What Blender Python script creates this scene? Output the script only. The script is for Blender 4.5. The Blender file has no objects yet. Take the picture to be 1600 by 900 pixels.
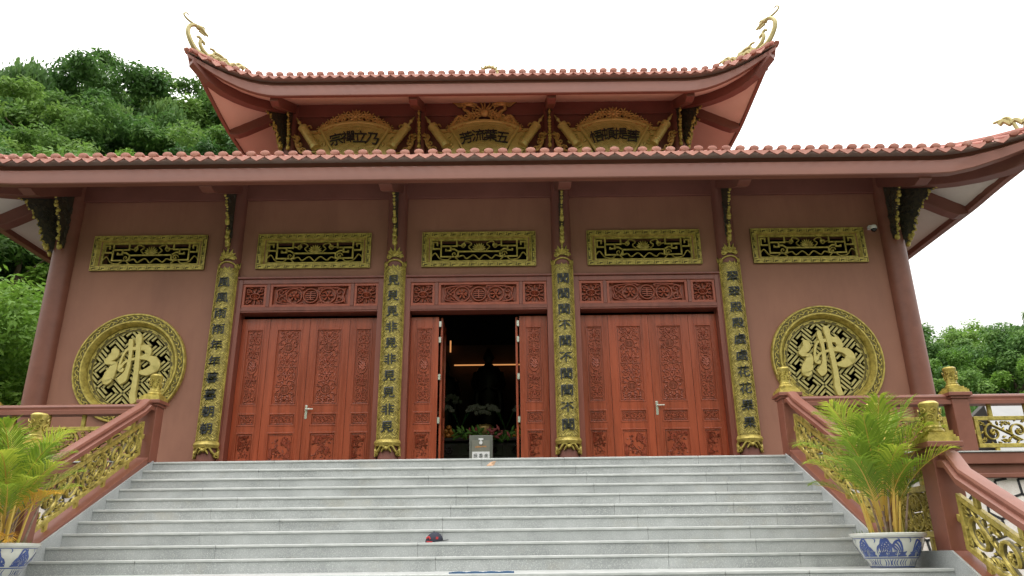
import bpy, math, random
from mathutils import Vector, Matrix
R = math.radians
PI = math.pi
scene = bpy.context.scene
col = scene.collection
rnd = random.Random(7)

# ------------------------------------------------------------------ mesh builder
class MB:
    def __init__(s):
        s.v = []; s.f = []; s.dark = set()
    def add(s, vs, fs):
        o = len(s.v)
        s.v += [tuple(p) for p in vs]
        s.f += [tuple(i + o for i in f) for f in fs]
    def box(s, x0, x1, y0, y1, z0, z1, M=None):
        P = [(x0,y0,z0),(x1,y0,z0),(x1,y1,z0),(x0,y1,z0),(x0,y0,z1),(x1,y0,z1),(x1,y1,z1),(x0,y1,z1)]
        if M: P = [M(*p) for p in P]
        s.add(P, [(0,3,2,1),(4,5,6,7),(0,1,5,4),(1,2,6,5),(2,3,7,6),(3,0,4,7)])
        return s
    def hull8(s, P):
        s.add(P, [(0,3,2,1),(4,5,6,7),(0,1,5,4),(1,2,6,5),(2,3,7,6),(3,0,4,7)]); return s
    def loft(s, rings, closed=True, caps=True):
        n = len(rings[0]); o = len(s.v)
        for r in rings: s.v += [tuple(p) for p in r]
        m = n if closed else n - 1
        for i in range(len(rings) - 1):
            for k in range(m):
                a = o + i*n + k; b = o + i*n + (k+1) % n
                s.f.append((a, b, b + n, a + n))
        if caps and closed:
            s.f.append(tuple(o + k for k in reversed(range(n))))
            q = o + (len(rings)-1)*n
            s.f.append(tuple(q + k for k in range(n)))
        return s
    def tube(s, pts, rad, n=6, caps=True):
        pts = [Vector(p) for p in pts]; rings = []
        up = None
        for i, p in enumerate(pts):
            t = (pts[min(i+1, len(pts)-1)] - pts[max(i-1, 0)])
            if t.length < 1e-9: t = Vector((0,0,1))
            t.normalize()
            if up is None:
                up = Vector((0,0,1)) if abs(t.z) < .9 else Vector((1,0,0))
            a = t.cross(up)
            if a.length < 1e-4: a = t.orthogonal()
            a.normalize(); b = a.cross(t).normalized(); up = b
            r = rad(i/(len(pts)-1)) if callable(rad) else (rad[i] if isinstance(rad, (list, tuple)) else rad)
            rings.append([p + a*math.cos(2*PI*k/n)*r + b*math.sin(2*PI*k/n)*r for k in range(n)])
        return s.loft(rings, True, caps)
    def lathe(s, prof, c=(0,0,0), n=24, M=None):
        rings = []
        for r, z in prof:
            rings.append([(c[0]+r*math.cos(2*PI*k/n), c[1]+r*math.sin(2*PI*k/n), c[2]+z) for k in range(n)])
        if M: rings = [[M(*p) for p in r] for r in rings]
        return s.loft(rings, True, True)
    def ell(s, c, r, nu=10, nv=6, M=None):
        rings = []
        for j in range(nv+1):
            a = -PI/2 + PI*j/nv
            cr = max(math.cos(a), .02)
            rings.append([(c[0]+r[0]*cr*math.cos(2*PI*k/nu), c[1]+r[1]*cr*math.sin(2*PI*k/nu), c[2]+r[2]*math.sin(a)) for k in range(nu)])
        if M: rings = [[M(*p) for p in q] for q in rings]
        return s.loft(rings, True, True)
    # ---- relief ornament in a (u,v) plane; M(u,v,d) -> world, d is the height off the plane
    def rib(s, pts, w, h, M, back=0.0):
        n = len(pts); rings = []
        for i in range(n):
            a = pts[max(i-1,0)]; b = pts[min(i+1,n-1)]
            tx, ty = b[0]-a[0], b[1]-a[1]; l = math.hypot(tx, ty) or 1
            nx, ny = -ty/l, tx/l
            ww = w(i/(n-1)) if callable(w) else (w[i] if isinstance(w, (list,tuple)) else w)
            k = min(1, ww/ (max(w) if isinstance(w,(list,tuple)) else ww or 1))
            u, v = pts[i][0], pts[i][1]
            rings.append([M(u-nx*ww, v-ny*ww, -back), M(u-nx*ww, v-ny*ww, h*.35), M(u-nx*ww*.45, v-ny*ww*.45, h), M(u+nx*ww*.45, v+ny*ww*.45, h), M(u+nx*ww, v+ny*ww, h*.35), M(u+nx*ww, v+ny*ww, -back)])
        o = len(s.f); s.loft(rings, True, True)
        for i in range(len(rings)-1): s.dark.update((o+i*6, o+i*6+4, o+i*6+5))   # side and back faces take the darker second material
        return s
    def bar(s, pts, w, h, M, back=0.0):     # square section poly-bar, mitred
        n = len(pts); rings = []
        for i in range(n):
            p = Vector(pts[i]); 
            d0 = (p - Vector(pts[i-1])).normalized() if i > 0 else None
            d1 = (Vector(pts[i+1]) - p).normalized() if i < n-1 else None
            if d0 is None: d0 = d1
            if d1 is None: d1 = d0
            n0 = Vector((-d0.y, d0.x)); n1 = Vector((-d1.y, d1.x))
            m = (n0 + n1)
            if m.length < 1e-6: m = n0
            m.normalize(); k = w/max(.35, m.dot(n0))
            u, v = p
            rings.append([M(u-m.x*k, v-m.y*k, -back), M(u-m.x*k, v-m.y*k, h), M(u+m.x*k, v+m.y*k, h), M(u+m.x*k, v+m.y*k, -back)])
        o = len(s.f); s.loft(rings, True, True)
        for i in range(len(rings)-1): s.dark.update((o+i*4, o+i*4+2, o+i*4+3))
        return s
    def leaf(s, u, v, a, L, w, h, M):
        ca, sa = math.cos(a), math.sin(a)
        out = [(0,0),(.25,.7),(.5,1),(.75,.72),(1,0),(.75,-.72),(.5,-1),(.25,-.7)]
        P = [M(u+ca*x*L-sa*y*w, v+sa*x*L+ca*y*w, .0) for x, y in out]
        P += [M(u+ca*x*L-sa*y*w*.6, v+sa*x*L+ca*y*w*.6, h*.8) for x, y in out]
        P += [M(u+ca*.5*L, v+sa*.5*L, h*1.15)]
        f = [(i,(i+1)%8,8+(i+1)%8,8+i) for i in range(8)] + [(8+i,8+(i+1)%8,16) for i in range(8)]
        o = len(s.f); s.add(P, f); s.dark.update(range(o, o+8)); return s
    def dome(s, u, v, r, h, M, n=10):
        rings = [[M(u+r*c*math.cos(2*PI*k/n), v+r*c*math.sin(2*PI*k/n), h*z) for k in range(n)] for c, z in ((1,0),(.9,.5),(.55,.88),(.05,1))]
        return s.loft(rings, True, True)
    def rosette(s, u, v, r, h, M, n=8):
        for k in range(n):
            s.leaf(u+.2*r*math.cos(2*PI*k/n), v+.2*r*math.sin(2*PI*k/n), 2*PI*k/n, r*.85, r*.3, h, M)
        return s.dome(u, v, r*.33, h*1.4, M, 8)
    def poly(s, pts, h, M, back=0.0):
        n = len(pts)
        P = [M(u,v,h) for u,v in pts] + [M(u,v,-back) for u,v in pts]
        s.add(P, [tuple(range(n)), tuple(reversed(range(n,2*n)))] + [(i, n+i, n+(i+1)%n, (i+1)%n) for i in range(n)])
        return s
    def build(s, name, mat, parent=None, bevel=0, smooth=0, seg=2):
        me = bpy.data.meshes.new(name)
        me.from_pydata(s.v, [], s.f)
        if isinstance(mat, (list,tuple)) and len(mat) > 1: me.polygons.foreach_set('material_index', [1 if i in s.dark else 0 for i in range(len(s.f))])
        me.validate()
        import bmesh
        bm = bmesh.new(); bm.from_mesh(me); bmesh.ops.recalc_face_normals(bm, faces=bm.faces); bm.to_mesh(me); bm.free()
        o = bpy.data.objects.new(name, me); col.objects.link(o)
        for m in (mat if isinstance(mat, (list,tuple)) else [mat]): me.materials.append(m)
        if parent:
            o.parent = parent; q = parent; off = Vector((0,0,0))
            while q: off += q.location; q = q.parent
            o.location = -off
        if bevel:
            b = o.modifiers.new('bevel', 'BEVEL'); b.width = bevel; b.segments = seg; b.limit_method = 'ANGLE'; b.angle_limit = R(40)
        if smooth:
            for p in me.polygons: p.use_smooth = True
            me.set_sharp_from_angle(angle=R(smooth))
        return o

def tag(o, label=None, cat=None, group=None, kind=None):
    if label: o['label'] = label
    if cat: o['category'] = cat
    if group: o['group'] = group
    if kind: o['kind'] = kind
    return o
def thing(name, loc, label, cat, group=None):
    o = bpy.data.objects.new(name, None); col.objects.link(o); o.location = loc
    o.empty_display_size = .2
    return tag(o, label, cat, group)

def spiral(cx, cy, r, a0, turns, d=1, n=22, r1=.12):
    return [(cx + r*(1-(1-r1)*t)*math.cos(a0+d*2*PI*turns*t), cy + r*(1-(1-r1)*t)*math.sin(a0+d*2*PI*turns*t)) for t in [i/(n-1) for i in range(n)]]
def bez(pts, n=14):
    # Catmull-Rom through points
    P = [Vector(p) for p in pts]; P = [P[0]*2-P[1]] + P + [P[-1]*2-P[-2]]
    out = []
    for i in range(1, len(P)-2):
        for k in range(n):
            t = k/n
            out.append(.5*((2*P[i]) + (P[i+1]-P[i-1])*t + (2*P[i-1]-5*P[i]+4*P[i+1]-P[i+2])*t*t + (3*P[i]-P[i-1]-3*P[i+1]+P[i+2])*t**3))
    out.append(P[-2]); return [tuple(p) for p in out]
def lerp(a, b, t): return a + (b-a)*t

# ------------------------------------------------------------------ materials
def mat(name, c1, c2=None, rough=.6, metal=0, scale=3.0, bump=0.0, bscale=40.0, spec=.5, coat=0, stretch=(1,1,1), detail=6, c3=None, thr=None, k3=14):
    m = bpy.data.materials.new(name); m.use_nodes = True
    nt = m.node_tree; b = nt.nodes['Principled BSDF']
    b.inputs['Roughness'].default_value = rough; b.inputs['Metallic'].default_value = metal
    b.inputs['Specular IOR Level'].default_value = spec
    b.inputs['Coat Weight'].default_value = coat; b.inputs['Coat Roughness'].default_value = .25
    tc = nt.nodes.new('ShaderNodeTexCoord'); mp = nt.nodes.new('ShaderNodeMapping')
    mp.inputs['Scale'].default_value = stretch
    nt.links.new(tc.outputs['Object'], mp.inputs['Vector'])
    if c2:
        n = nt.nodes.new('ShaderNodeTexNoise'); n.inputs['Scale'].default_value = scale; n.inputs['Detail'].default_value = detail; n.inputs['Roughness'].default_value = .65
        nt.links.new(mp.outputs[0], n.inputs['Vector'])
        r = nt.nodes.new('ShaderNodeValToRGB')
        lo, hi = thr or (.32, .68)
        r.color_ramp.elements[0].position = lo; r.color_ramp.elements[1].position = hi
        r.color_ramp.elements[0].color = (*c1, 1); r.color_ramp.elements[1].color = (*c2, 1)
        nt.links.new(n.outputs['Fac'], r.inputs['Fac']); src = r.outputs['Color']
        if c3:
            n3 = nt.nodes.new('ShaderNodeTexNoise'); n3.inputs['Scale'].default_value = scale*k3; n3.inputs['Detail'].default_value = 4
            nt.links.new(mp.outputs[0], n3.inputs['Vector'])
            r3 = nt.nodes.new('ShaderNodeValToRGB'); r3.color_ramp.elements[0].position = .52; r3.color_ramp.elements[1].position = .7
            nt.links.new(n3.outputs['Fac'], r3.inputs['Fac'])
            mx = nt.nodes.new('ShaderNodeMix'); mx.data_type = 'RGBA'
            nt.links.new(r3.outputs['Color'], mx.inputs[0]); nt.links.new(src, mx.inputs[6]); mx.inputs[7].default_value = (*c3, 1)
            src = mx.outputs[2]
        nt.links.new(src, b.inputs['Base Color'])
        rr = nt.nodes.new('ShaderNodeMapRange'); rr.inputs[3].default_value = max(.05, rough-.1); rr.inputs[4].default_value = min(1, rough+.1)
        nt.links.new(n.outputs['Fac'], rr.inputs[0]); nt.links.new(rr.outputs[0], b.inputs['Roughness'])
    else:
        b.inputs['Base Color'].default_value = (*c1, 1)
    if bump:
        n2 = nt.nodes.new('ShaderNodeTexNoise'); n2.inputs['Scale'].default_value = bscale; n2.inputs['Detail'].default_value = 5
        nt.links.new(mp.outputs[0], n2.inputs['Vector'])
        bp = nt.nodes.new('ShaderNodeBump'); bp.inputs['Strength'].default_value = bump; bp.inputs['Distance'].default_value = .02
        nt.links.new(n2.outputs['Fac'], bp.inputs['Height']); nt.links.new(bp.outputs[0], b.inputs['Normal'])
    return m
WALL = mat('terracotta wall paint', (.245,.104,.066), (.325,.145,.094), .62, scale=.7, bump=.06, bscale=60, stretch=(1,1,.55))
BEAM = mat('red brown beam paint', (.165,.058,.043), (.21,.076,.057), .5, scale=1.4, bump=.04, bscale=50)
RAIL = mat('balustrade paint', (.175,.061,.039), (.225,.083,.055), .45, scale=2.5, bump=.05, bscale=60)
FASC = mat('eave board paint', (.185,.066,.045), (.245,.094,.064), .5, scale=1.5, bump=.05, stretch=(.3,1,1))
TILE = mat('clay roof tile', (.27,.085,.056), (.43,.175,.122), .55, scale=3.2, bump=.12, bscale=30)
TILED = mat('clay roof tile weathered', (.30,.10,.075), (.42,.16,.12), .65, scale=1.5, bump=.12, bscale=30)
MORTAR = mat('mortar', (.33,.24,.20), (.42,.32,.28), .8, scale=4)
SOFFL = mat('pale soffit paint', (.66,.63,.58), (.74,.70,.65), .7, scale=.8)
SOFFU = mat('pink soffit paint', (.72,.55,.46), (.80,.63,.54), .7, scale=.8)
GOLD = mat('antique gold paint', (.22,.168,.032), (.57,.455,.11), .4, .35, scale=11, bump=.15, bscale=55, thr=(.3,.62))
GOLDB = mat('bright gold paint', (.52,.43,.14), (.62,.52,.19), .42, .3, scale=8, bump=.08, bscale=40)
GOLDM = mat('gold ground', (.19,.147,.036), (.40,.32,.085), .45, .25, scale=14, bump=.2, bscale=60)
GOLDL = mat('pale gold lattice paint', (.36,.31,.11), (.50,.43,.16), .5, .2, scale=8)
GOLDK = mat('dark gold paint', (.055,.042,.012), (.17,.135,.035), .5, .25, scale=16, bump=.2, bscale=60)  # darker gold for grounds and for side faces of gold relief
BRON = mat('bronze gold paint', (.42,.27,.08), (.66,.47,.17), .45, .35, scale=9, bump=.15, bscale=50)
CORB = mat('patinated corbel', (.022,.022,.024), (.085,.068,.035), .55, .2, scale=14, bump=.3, bscale=40)
INK = mat('black lacquer letter', (.012,.014,.018), (.03,.035,.04), .4, scale=12)
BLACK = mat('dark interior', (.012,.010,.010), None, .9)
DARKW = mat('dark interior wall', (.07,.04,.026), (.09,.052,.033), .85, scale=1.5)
ALTAR = mat('dark lacquer wood', (.022,.014,.012), (.04,.022,.018), .35, scale=3)
STATUE = mat('dark bronze statue', (.014,.009,.006), (.025,.015,.009), .4, .4, scale=6)
WOOD = mat('mahogany door', (.26,.044,.018), (.40,.078,.031), .28, scale=1.5, stretch=(7,7,.55), bump=.05, bscale=30, coat=.4)
WOODD = mat('dark cut wood', (.05,.012,.008), (.09,.02,.012), .5, scale=6)  # darker tone set on the side faces of carved relief
WOODC = mat('carved mahogany', (.27,.052,.024), (.40,.092,.044), .42, scale=5, bump=.1, bscale=60, coat=.15)
FRAME = mat('door frame wood', (.17,.042,.026), (.235,.066,.043), .38, scale=1.5, stretch=(5,5,.6), coat=.25)
STEEL = mat('brushed steel', (.72,.70,.66), (.8,.78,.74), .28, .85, scale=5)
GRAN = mat('grey granite', (.235,.246,.248), (.405,.418,.42), .5, scale=1.6, c3=(.54,.555,.54), bump=.04, bscale=120, detail=12, thr=(.30,.70), k3=70)
GRANT = mat('polished granite nosing', (.37,.385,.375), (.48,.49,.48), .32, scale=5, bump=.03, bscale=120)
FLOOR = mat('floor tile', (.10,.085,.075), (.13,.11,.10), .35, scale=1.2)
STONE = mat('white facing stone', (.66,.60,.56), (.80,.77,.73), .6, scale=5, bump=.15, bscale=25, c3=(.62,.50,.44))
JOINT = mat('black joint', (.015,.015,.018), None, .6)
COURT = mat('courtyard paving', (.12,.118,.11), (.17,.165,.155), .75, scale=.6, bump=.1)
HILL = mat('hill undergrowth', (.020,.045,.012), (.05,.10,.022), .9, scale=.5, bump=.6, bscale=2)
BARK = mat('bark', (.09,.06,.04), (.16,.12,.085), .9, scale=4, bump=.5, bscale=14, stretch=(2,2,.4))
SOIL = mat('potting soil', (.03,.022,.015), (.07,.05,.032), .95, scale=10, bump=.6)
POT = mat('white glaze', (.46,.47,.43), (.62,.62,.57), .22, scale=4, coat=.5)
BLUE = mat('cobalt glaze', (.012,.028,.16), (.05,.10,.32), .25, scale=9, coat=.5, thr=(.25,.75))
CANE = mat('palm cane', (.50,.30,.05), (.62,.46,.10), .55, scale=8, stretch=(1,1,.4))
CANEB = mat('palm cane base', (.16,.10,.07), (.34,.26,.19), .75, scale=12)
CAPB = mat('navy cap cloth', (.012,.014,.028), (.022,.025,.045), .8, scale=20, bump=.2, bscale=200)
CAPR = mat('red cap cloth', (.30,.015,.02), (.42,.03,.03), .75, scale=20)
WHITE = mat('white plastic', (.78,.78,.78), None, .35)
DARKP = mat('black plastic', (.01,.01,.012), None, .15)
BLUEP = mat('blue plastic', (.05,.10,.20), (.07,.14,.26), .4, scale=9)
BOXM = mat('grey painted box', (.13,.135,.115), (.17,.175,.15), .4, scale=6)
BOXL = mat('grey panel', (.19,.19,.155), (.23,.225,.185), .4, scale=6)
ORNG = mat('orange peel', (.42,.15,.02), (.5,.2,.03), .45, scale=9, bump=.1, bscale=120)
SHEDR = mat('grey roofing sheet', (.20,.20,.20), (.27,.27,.265), .5, scale=.8)
SHEDW = mat('grey rendered wall', (.34,.33,.32), (.42,.41,.39), .8, scale=.7)
LEAFD = mat('dried leaf', (.36,.20,.11), (.55,.36,.24), .8, scale=12)
PETW = mat('white petals', (.15,.16,.11), None, .6)
PETR = mat('red bract', (.16,.015,.015), (.22,.035,.03), .6, scale=6)
ORNT = mat('weathered gold ornament', (.34,.28,.11), (.52,.45,.21), .45, .2, scale=5, bump=.1, bscale=40)
def emit(name, c, s):
    m = bpy.data.materials.new(name); m.use_nodes = True; nt = m.node_tree; b = nt.nodes['Principled BSDF']
    b.inputs['Base Color'].default_value = (*c, 1); b.inputs['Emission Color'].default_value = (*c, 1); b.inputs['Emission Strength'].default_value = s
    return m
LED = emit('warm lamp strip', (1, .42, .14), .5)
def foliage(name, ca, cb, cc, trans=.42):
    m = bpy.data.materials.new(name); m.use_nodes = True; nt = m.node_tree; nt.nodes.remove(nt.nodes['Principled BSDF'])
    out = nt.nodes['Material Output']
    at = nt.nodes.new('ShaderNodeAttribute'); at.attribute_name = 'tone'
    oi = nt.nodes.new('ShaderNodeObjectInfo')
    r = nt.nodes.new('ShaderNodeValToRGB'); e = r.color_ramp.elements
    e[0].position = 0; e[0].color = (*ca, 1); e[1].position = 1; e[1].color = (*cc, 1)
    k = r.color_ramp.elements.new(.5); k.color = (*cb, 1)
    ad = nt.nodes.new('ShaderNodeMath'); ad.operation = 'MULTIPLY_ADD'; ad.inputs[1].default_value = .5
    su = nt.nodes.new('ShaderNodeMath'); su.operation = 'MULTIPLY'; su.inputs[1].default_value = .55
    nt.links.new(at.outputs['Fac'], su.inputs[0])
    nt.links.new(oi.outputs['Random'], ad.inputs[0]); nt.links.new(su.outputs[0], ad.inputs[2])
    nt.links.new(ad.outputs[0], r.inputs['Fac'])
    d = nt.nodes.new('ShaderNodeBsdfPrincipled'); d.inputs['Roughness'].default_value = .55; d.inputs['Specular IOR Level'].default_value = .3
    t = nt.nodes.new('ShaderNodeBsdfTranslucent'); mx = nt.nodes.new('ShaderNodeMixShader'); mx.inputs[0].default_value = trans
    nt.links.new(r.outputs['Color'], d.inputs['Base Color']); nt.links.new(r.outputs['Color'], t.inputs['Color'])
    nt.links.new(d.outputs[0], mx.inputs[1]); nt.links.new(t.outputs[0], mx.inputs[2]); nt.links.new(mx.outputs[0], out.inputs['Surface'])
    return m
FOL = foliage('broadleaf foliage', (.028,.082,.022), (.090,.190,.042), (.21,.34,.065))
FOLY = foliage('light foliage', (.085,.19,.026), (.14,.27,.036), (.22,.36,.055))
FOLP = foliage('palm leaflets', (.07,.14,.014), (.19,.29,.026), (.48,.51,.06), .4)
FOLO = foliage('dying palm leaflets', (.42,.22,.02), (.55,.27,.03), (.55,.36,.04), .45)

def vary(m, amt):
    nt = m.node_tree; b = nt.nodes['Principled BSDF']; l = b.inputs['Base Color'].links[0]; src = l.from_socket
    oi = nt.nodes.new('ShaderNodeObjectInfo'); mr = nt.nodes.new('ShaderNodeMapRange'); mr.inputs[3].default_value = 1-amt; mr.inputs[4].default_value = 1+amt
    nt.links.new(oi.outputs['Random'], mr.inputs[0])
    hs = nt.nodes.new('ShaderNodeHueSaturation'); nt.links.new(mr.outputs[0], hs.inputs['Value']); nt.links.new(src, hs.inputs['Color']); nt.links.new(hs.outputs[0], b.inputs['Base Color'])
def stain(m, c, scale, lo, hi, stretch=(1,1,1), amt=.6):
    nt = m.node_tree; b = nt.nodes['Principled BSDF']; src = b.inputs['Base Color'].links[0].from_socket
    tc = nt.nodes.new('ShaderNodeTexCoord'); mp = nt.nodes.new('ShaderNodeMapping'); mp.inputs['Scale'].default_value = stretch; mp.inputs['Location'].default_value = (3.1,7.7,1.3)
    n = nt.nodes.new('ShaderNodeTexNoise'); n.inputs['Scale'].default_value = scale; n.inputs['Detail'].default_value = 7; n.inputs['Roughness'].default_value = .7
    nt.links.new(tc.outputs['Object'], mp.inputs[0]); nt.links.new(mp.outputs[0], n.inputs['Vector'])
    mr = nt.nodes.new('ShaderNodeMapRange'); mr.inputs[1].default_value = lo; mr.inputs[2].default_value = hi; mr.inputs[4].default_value = amt
    nt.links.new(n.outputs['Fac'], mr.inputs[0]); mx = nt.nodes.new('ShaderNodeMix'); mx.data_type = 'RGBA'
    nt.links.new(mr.outputs[0], mx.inputs[0]); nt.links.new(src, mx.inputs[6]); mx.inputs[7].default_value = (*c, 1); nt.links.new(mx.outputs[2], b.inputs['Base Color'])
vary(GRAN, .06); stain(GRAN, (.36,.33,.26), .9, .56, .74, (1,1,1), .5); stain(GRAN, (.16,.17,.165), 2.2, .58, .8, (.5,1,3), .5)
stain(WALL, (.19,.078,.052), 1.1, .5, .8, (1.8,1,.3), .6); stain(RAIL, (.13,.045,.032), 3, .56, .8, (1,1,1), .6)
vary(WOOD, .10); stain(WOOD, (.11,.018,.008), 1.2, .5, .75, (6,6,.4), .6); stain(TILE, (.62,.40,.34), 4, .56, .75, (1,1,1), .6); stain(TILE, (.16,.06,.045), 6, .6, .8, (1,1,1), .6)
stain(SOFFL, (.40,.35,.31), 1, .55, .8, (1,1,1), .5)

# ------------------------------------------------------------------ world, sun, camera
w = bpy.data.worlds.new('World'); scene.world = w; w.use_nodes = True
nt = w.node_tree; bg = nt.nodes['Background']
sky = nt.nodes.new('ShaderNodeTexSky'); sky.sky_type = 'NISHITA'; sky.sun_disc = False
sky.sun_elevation = R(66); sky.sun_rotation = R(215); sky.dust_density = 4; sky.air_density = 1.0
tc = nt.nodes.new('ShaderNodeTexCoord')
no = nt.nodes.new('ShaderNodeTexNoise'); no.inputs['Scale'].default_value = 1.6; no.inputs['Detail'].default_value = 5
nt.links.new(tc.outputs['Generated'], no.inputs['Vector'])
mr = nt.nodes.new('ShaderNodeMapRange'); mr.inputs[1].default_value = .3; mr.inputs[2].default_value = .7; mr.inputs[3].default_value = .90; mr.inputs[4].default_value = .99
nt.links.new(no.outputs['Fac'], mr.inputs[0])
mx = nt.nodes.new('ShaderNodeMix'); mx.data_type = 'RGBA'
nt.links.new(mr.outputs[0], mx.inputs[0]); nt.links.new(sky.outputs[0], mx.inputs[6]); 
sx = nt.nodes.new('ShaderNodeSeparateXYZ'); nt.links.new(tc.outputs['Generated'], sx.inputs[0])
gr = nt.nodes.new('ShaderNodeMapRange'); gr.inputs[1].default_value = 0; gr.inputs[2].default_value = 1; gr.inputs[3].default_value = 4; gr.inputs[4].default_value = 32   # overcast sky: brighter overhead
nt.links.new(sx.outputs['Z'], gr.inputs[0])
tn = nt.nodes.new('ShaderNodeMix'); tn.data_type = 'RGBA'; tn.blend_type = 'MULTIPLY'; tn.inputs[0].default_value = 1
nt.links.new(gr.outputs[0], tn.inputs[6]); tn.inputs[7].default_value = (1, .99, .965, 1); nt.links.new(tn.outputs[2], mx.inputs[7])
nt.links.new(mx.outputs[2], bg.inputs['Color']); bg.inputs['Strength'].default_value = .10
sl = bpy.data.lights.new('sun', 'SUN'); sl.energy = .5; sl.angle = R(20); sl.color = (1, .96, .9)
so = bpy.data.objects.new('sun', sl); col.objects.link(so); so.location = (-8, -30, 40)
so.rotation_euler = (R(90-66), 0, R(-35))   # from the front left, high
cam = bpy.data.cameras.new('camera'); co = bpy.data.objects.new('camera', cam); col.objects.link(co)
cam.sensor_width = 36; cam.lens = 36*1175.3/1600; cam.clip_end = 2000; cam.clip_start = .05
co.matrix_world = Matrix.Translation((.712, -15.218, -1.484)) @ Matrix.Rotation(PI/2 + .3428, 4, 'X') @ Matrix.Rotation(-.0117, 4, 'Z')
scene.camera = co
scene.view_settings.view_transform = 'Standard'; scene.view_settings.look = 'None'; scene.view_settings.gamma = 1; scene.view_settings.exposure = .46

# ------------------------------------------------------------------ fret, carving generators
def fret(M, mb, inside, step, w, h, rot=PI/4, ext=3.0, back=0.0, off=(0,0)):
    """interlocking key-fret lattice (arms of 4 with hooks of 2, lattice 5,-1)"""
    D = [(1,0),(0,1),(-1,0),(0,-1)]; ca, sa = math.cos(rot), math.sin(rot)
    def T(p): x, y = p[0]*step+off[0], p[1]*step+off[1]; return (ca*x - sa*y, sa*x + ca*y)
    N = int(ext/step/4)+2
    def seg(a, b):
        n = max(2, int(math.hypot(b[0]-a[0], b[1]-a[1])*3)); run = []
        for i in range(n+1):
            t = i/n; p = T((lerp(a[0],b[0],t), lerp(a[1],b[1],t)))
            if inside(*p): run.append(p)
            else:
                if len(run) > 1: mb.bar([run[0], run[-1]], w, h, M, back)
                run = []
        if len(run) > 1: mb.bar([run[0], run[-1]], w, h, M, back)
    for i in range(-N, N+1):
        for j in range(-N, N+1):
            cx, cy = 5*i + 1*j, -1*i + 5*j
            if math.hypot(*T((cx,cy))) > ext*1.3 + 8*step: continue
            for k in range(4):
                d = D[k]; e = D[(k+1)%4]
                a = (cx, cy); b = (cx+4*d[0], cy+4*d[1]); c = (b[0]+2*e[0], b[1]+2*e[1])
                if k < 2: seg((cx-4*d[0], cy-4*d[1]), b)
                q = w/step
                seg((b[0]-e[0]*q, b[1]-e[1]*q), c)

def vine(mb, u0, u1, v0, v1, M, h, rw, seed=0, back=0.0, fill=1.0):
    r_ = random.Random(seed); H = v1-v0; n = max(1, round((u1-u0)/(H*.95))); cw = (u1-u0)/n
    rad = .40*min(cw, H)
    for i in range(n):
        uc = u0 + cw*(i+.5); d = 1 if i % 2 else -1; vc = (v0+v1)/2 + d*H*.04
        a0 = (-PI*.5 if d > 0 else PI*.5) + r_.uniform(-.2,.2)
        sp = spiral(uc, vc, rad, a0, 1.45, -d, 26, .1)
        mb.rib(sp, lambda t: rw*(1.15-.55*t), h, M, back)
        mb.dome(sp[-1][0], sp[-1][1], rw*1.6, h*1.3, M, 8)
        mb.rosette(uc+.02*rad, vc, rad*.3, h, M, 6)
        # link to the next cell
        if i < n-1:
            un = uc + cw; vn = (v0+v1)/2 - d*H*.04
            s0 = sp[0]; a1 = PI*.5 if d > 0 else -PI*.5
            e = (un + rad*math.cos(a1), vn + rad*math.sin(a1))
            mb.rib(bez([(s0[0]-.1*cw, s0[1]), ((s0[0]+e[0])/2, (s0[1]+e[1])/2), (e[0]+.08*cw, e[1])], 8), rw*.9, h, M, back)
        for k in range(int(9*fill)):
            a = a0 - d*2*PI*(k/9.0)
            p = (uc + rad*1.02*math.cos(a), vc + rad*1.02*math.sin(a))
            L = min(H*.2, abs((v1 if math.sin(a) > 0 else v0) - p[1]) + .3*rad)*r_.uniform(.8,1.1)
            mb.leaf(p[0], p[1], a - d*.9, L, L*.28, h*.9, M)
        for su, sv in ((-1,-1),(1,-1),(-1,1),(1,1)):
            c = (uc+su*cw*.42, vc*0 + (v0+v1)/2 + sv*H*.40)
            mb.rib(spiral(c[0], c[1], rad*.25, math.atan2(-sv,-su), .9, su*sv, 12, .2), rw*.6, h*.8, M, back)
            mb.leaf(c[0], c[1], math.atan2(-sv, -su)+.5, rad*.5, rad*.13, h*.8, M)

def shou(mb, u, v, r, M, h):
    mb.rib(spiral(u, v, r, 0, 1, 1, 26, 1.0), r*.11, h, M)
    for k in range(-2, 3):
        x = math.sqrt(max(0, .72*.72-(k*.27)**2))*r
        mb.bar([(u-x, v+k*.27*r), (u+x, v+k*.27*r)], r*.055, h*.9, M)
    mb.bar([(u, v-r*.6), (u, v+r*.6)], r*.06, h*.95, M)

def scrollrow(mb, uc, hw, v0, v1, M, h, flip=1):
    """mirrored pair of C scrolls with leaves filling a row"""
    H = v1-v0; rw = min(hw, H)*.062
    for s in (-1, 1):
        for q, vv in ((1, v0+.27*H), (-1, v1-.27*H)):
            c = (uc + s*hw*.52, vv)
            mb.rib(spiral(c[0], c[1], .25*min(hw*1.9, H), PI/2*(1-s) + q*.6, 1.2, s*q*flip, 18, .15), lambda t: rw*(1.2-.5*t), h, M)
            for k in range(4):
                a = k*1.6+.4*s
                mb.leaf(c[0]+.22*hw*math.cos(a), c[1]+.22*H*math.sin(a), a+.7*s, hw*.30, hw*.09, h*.9, M)
        mb.rib(bez([(uc, v0+.1*H), (uc+s*hw*.2, v0+.4*H), (uc+s*hw*.05, v0+.6*H), (uc+s*hw*.25, v1-.08*H)], 5), rw, h*.9, M)
    mb.rosette(uc, (v0+v1)/2, .2*min(hw*2, H), h*1.1, M, 6)

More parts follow.
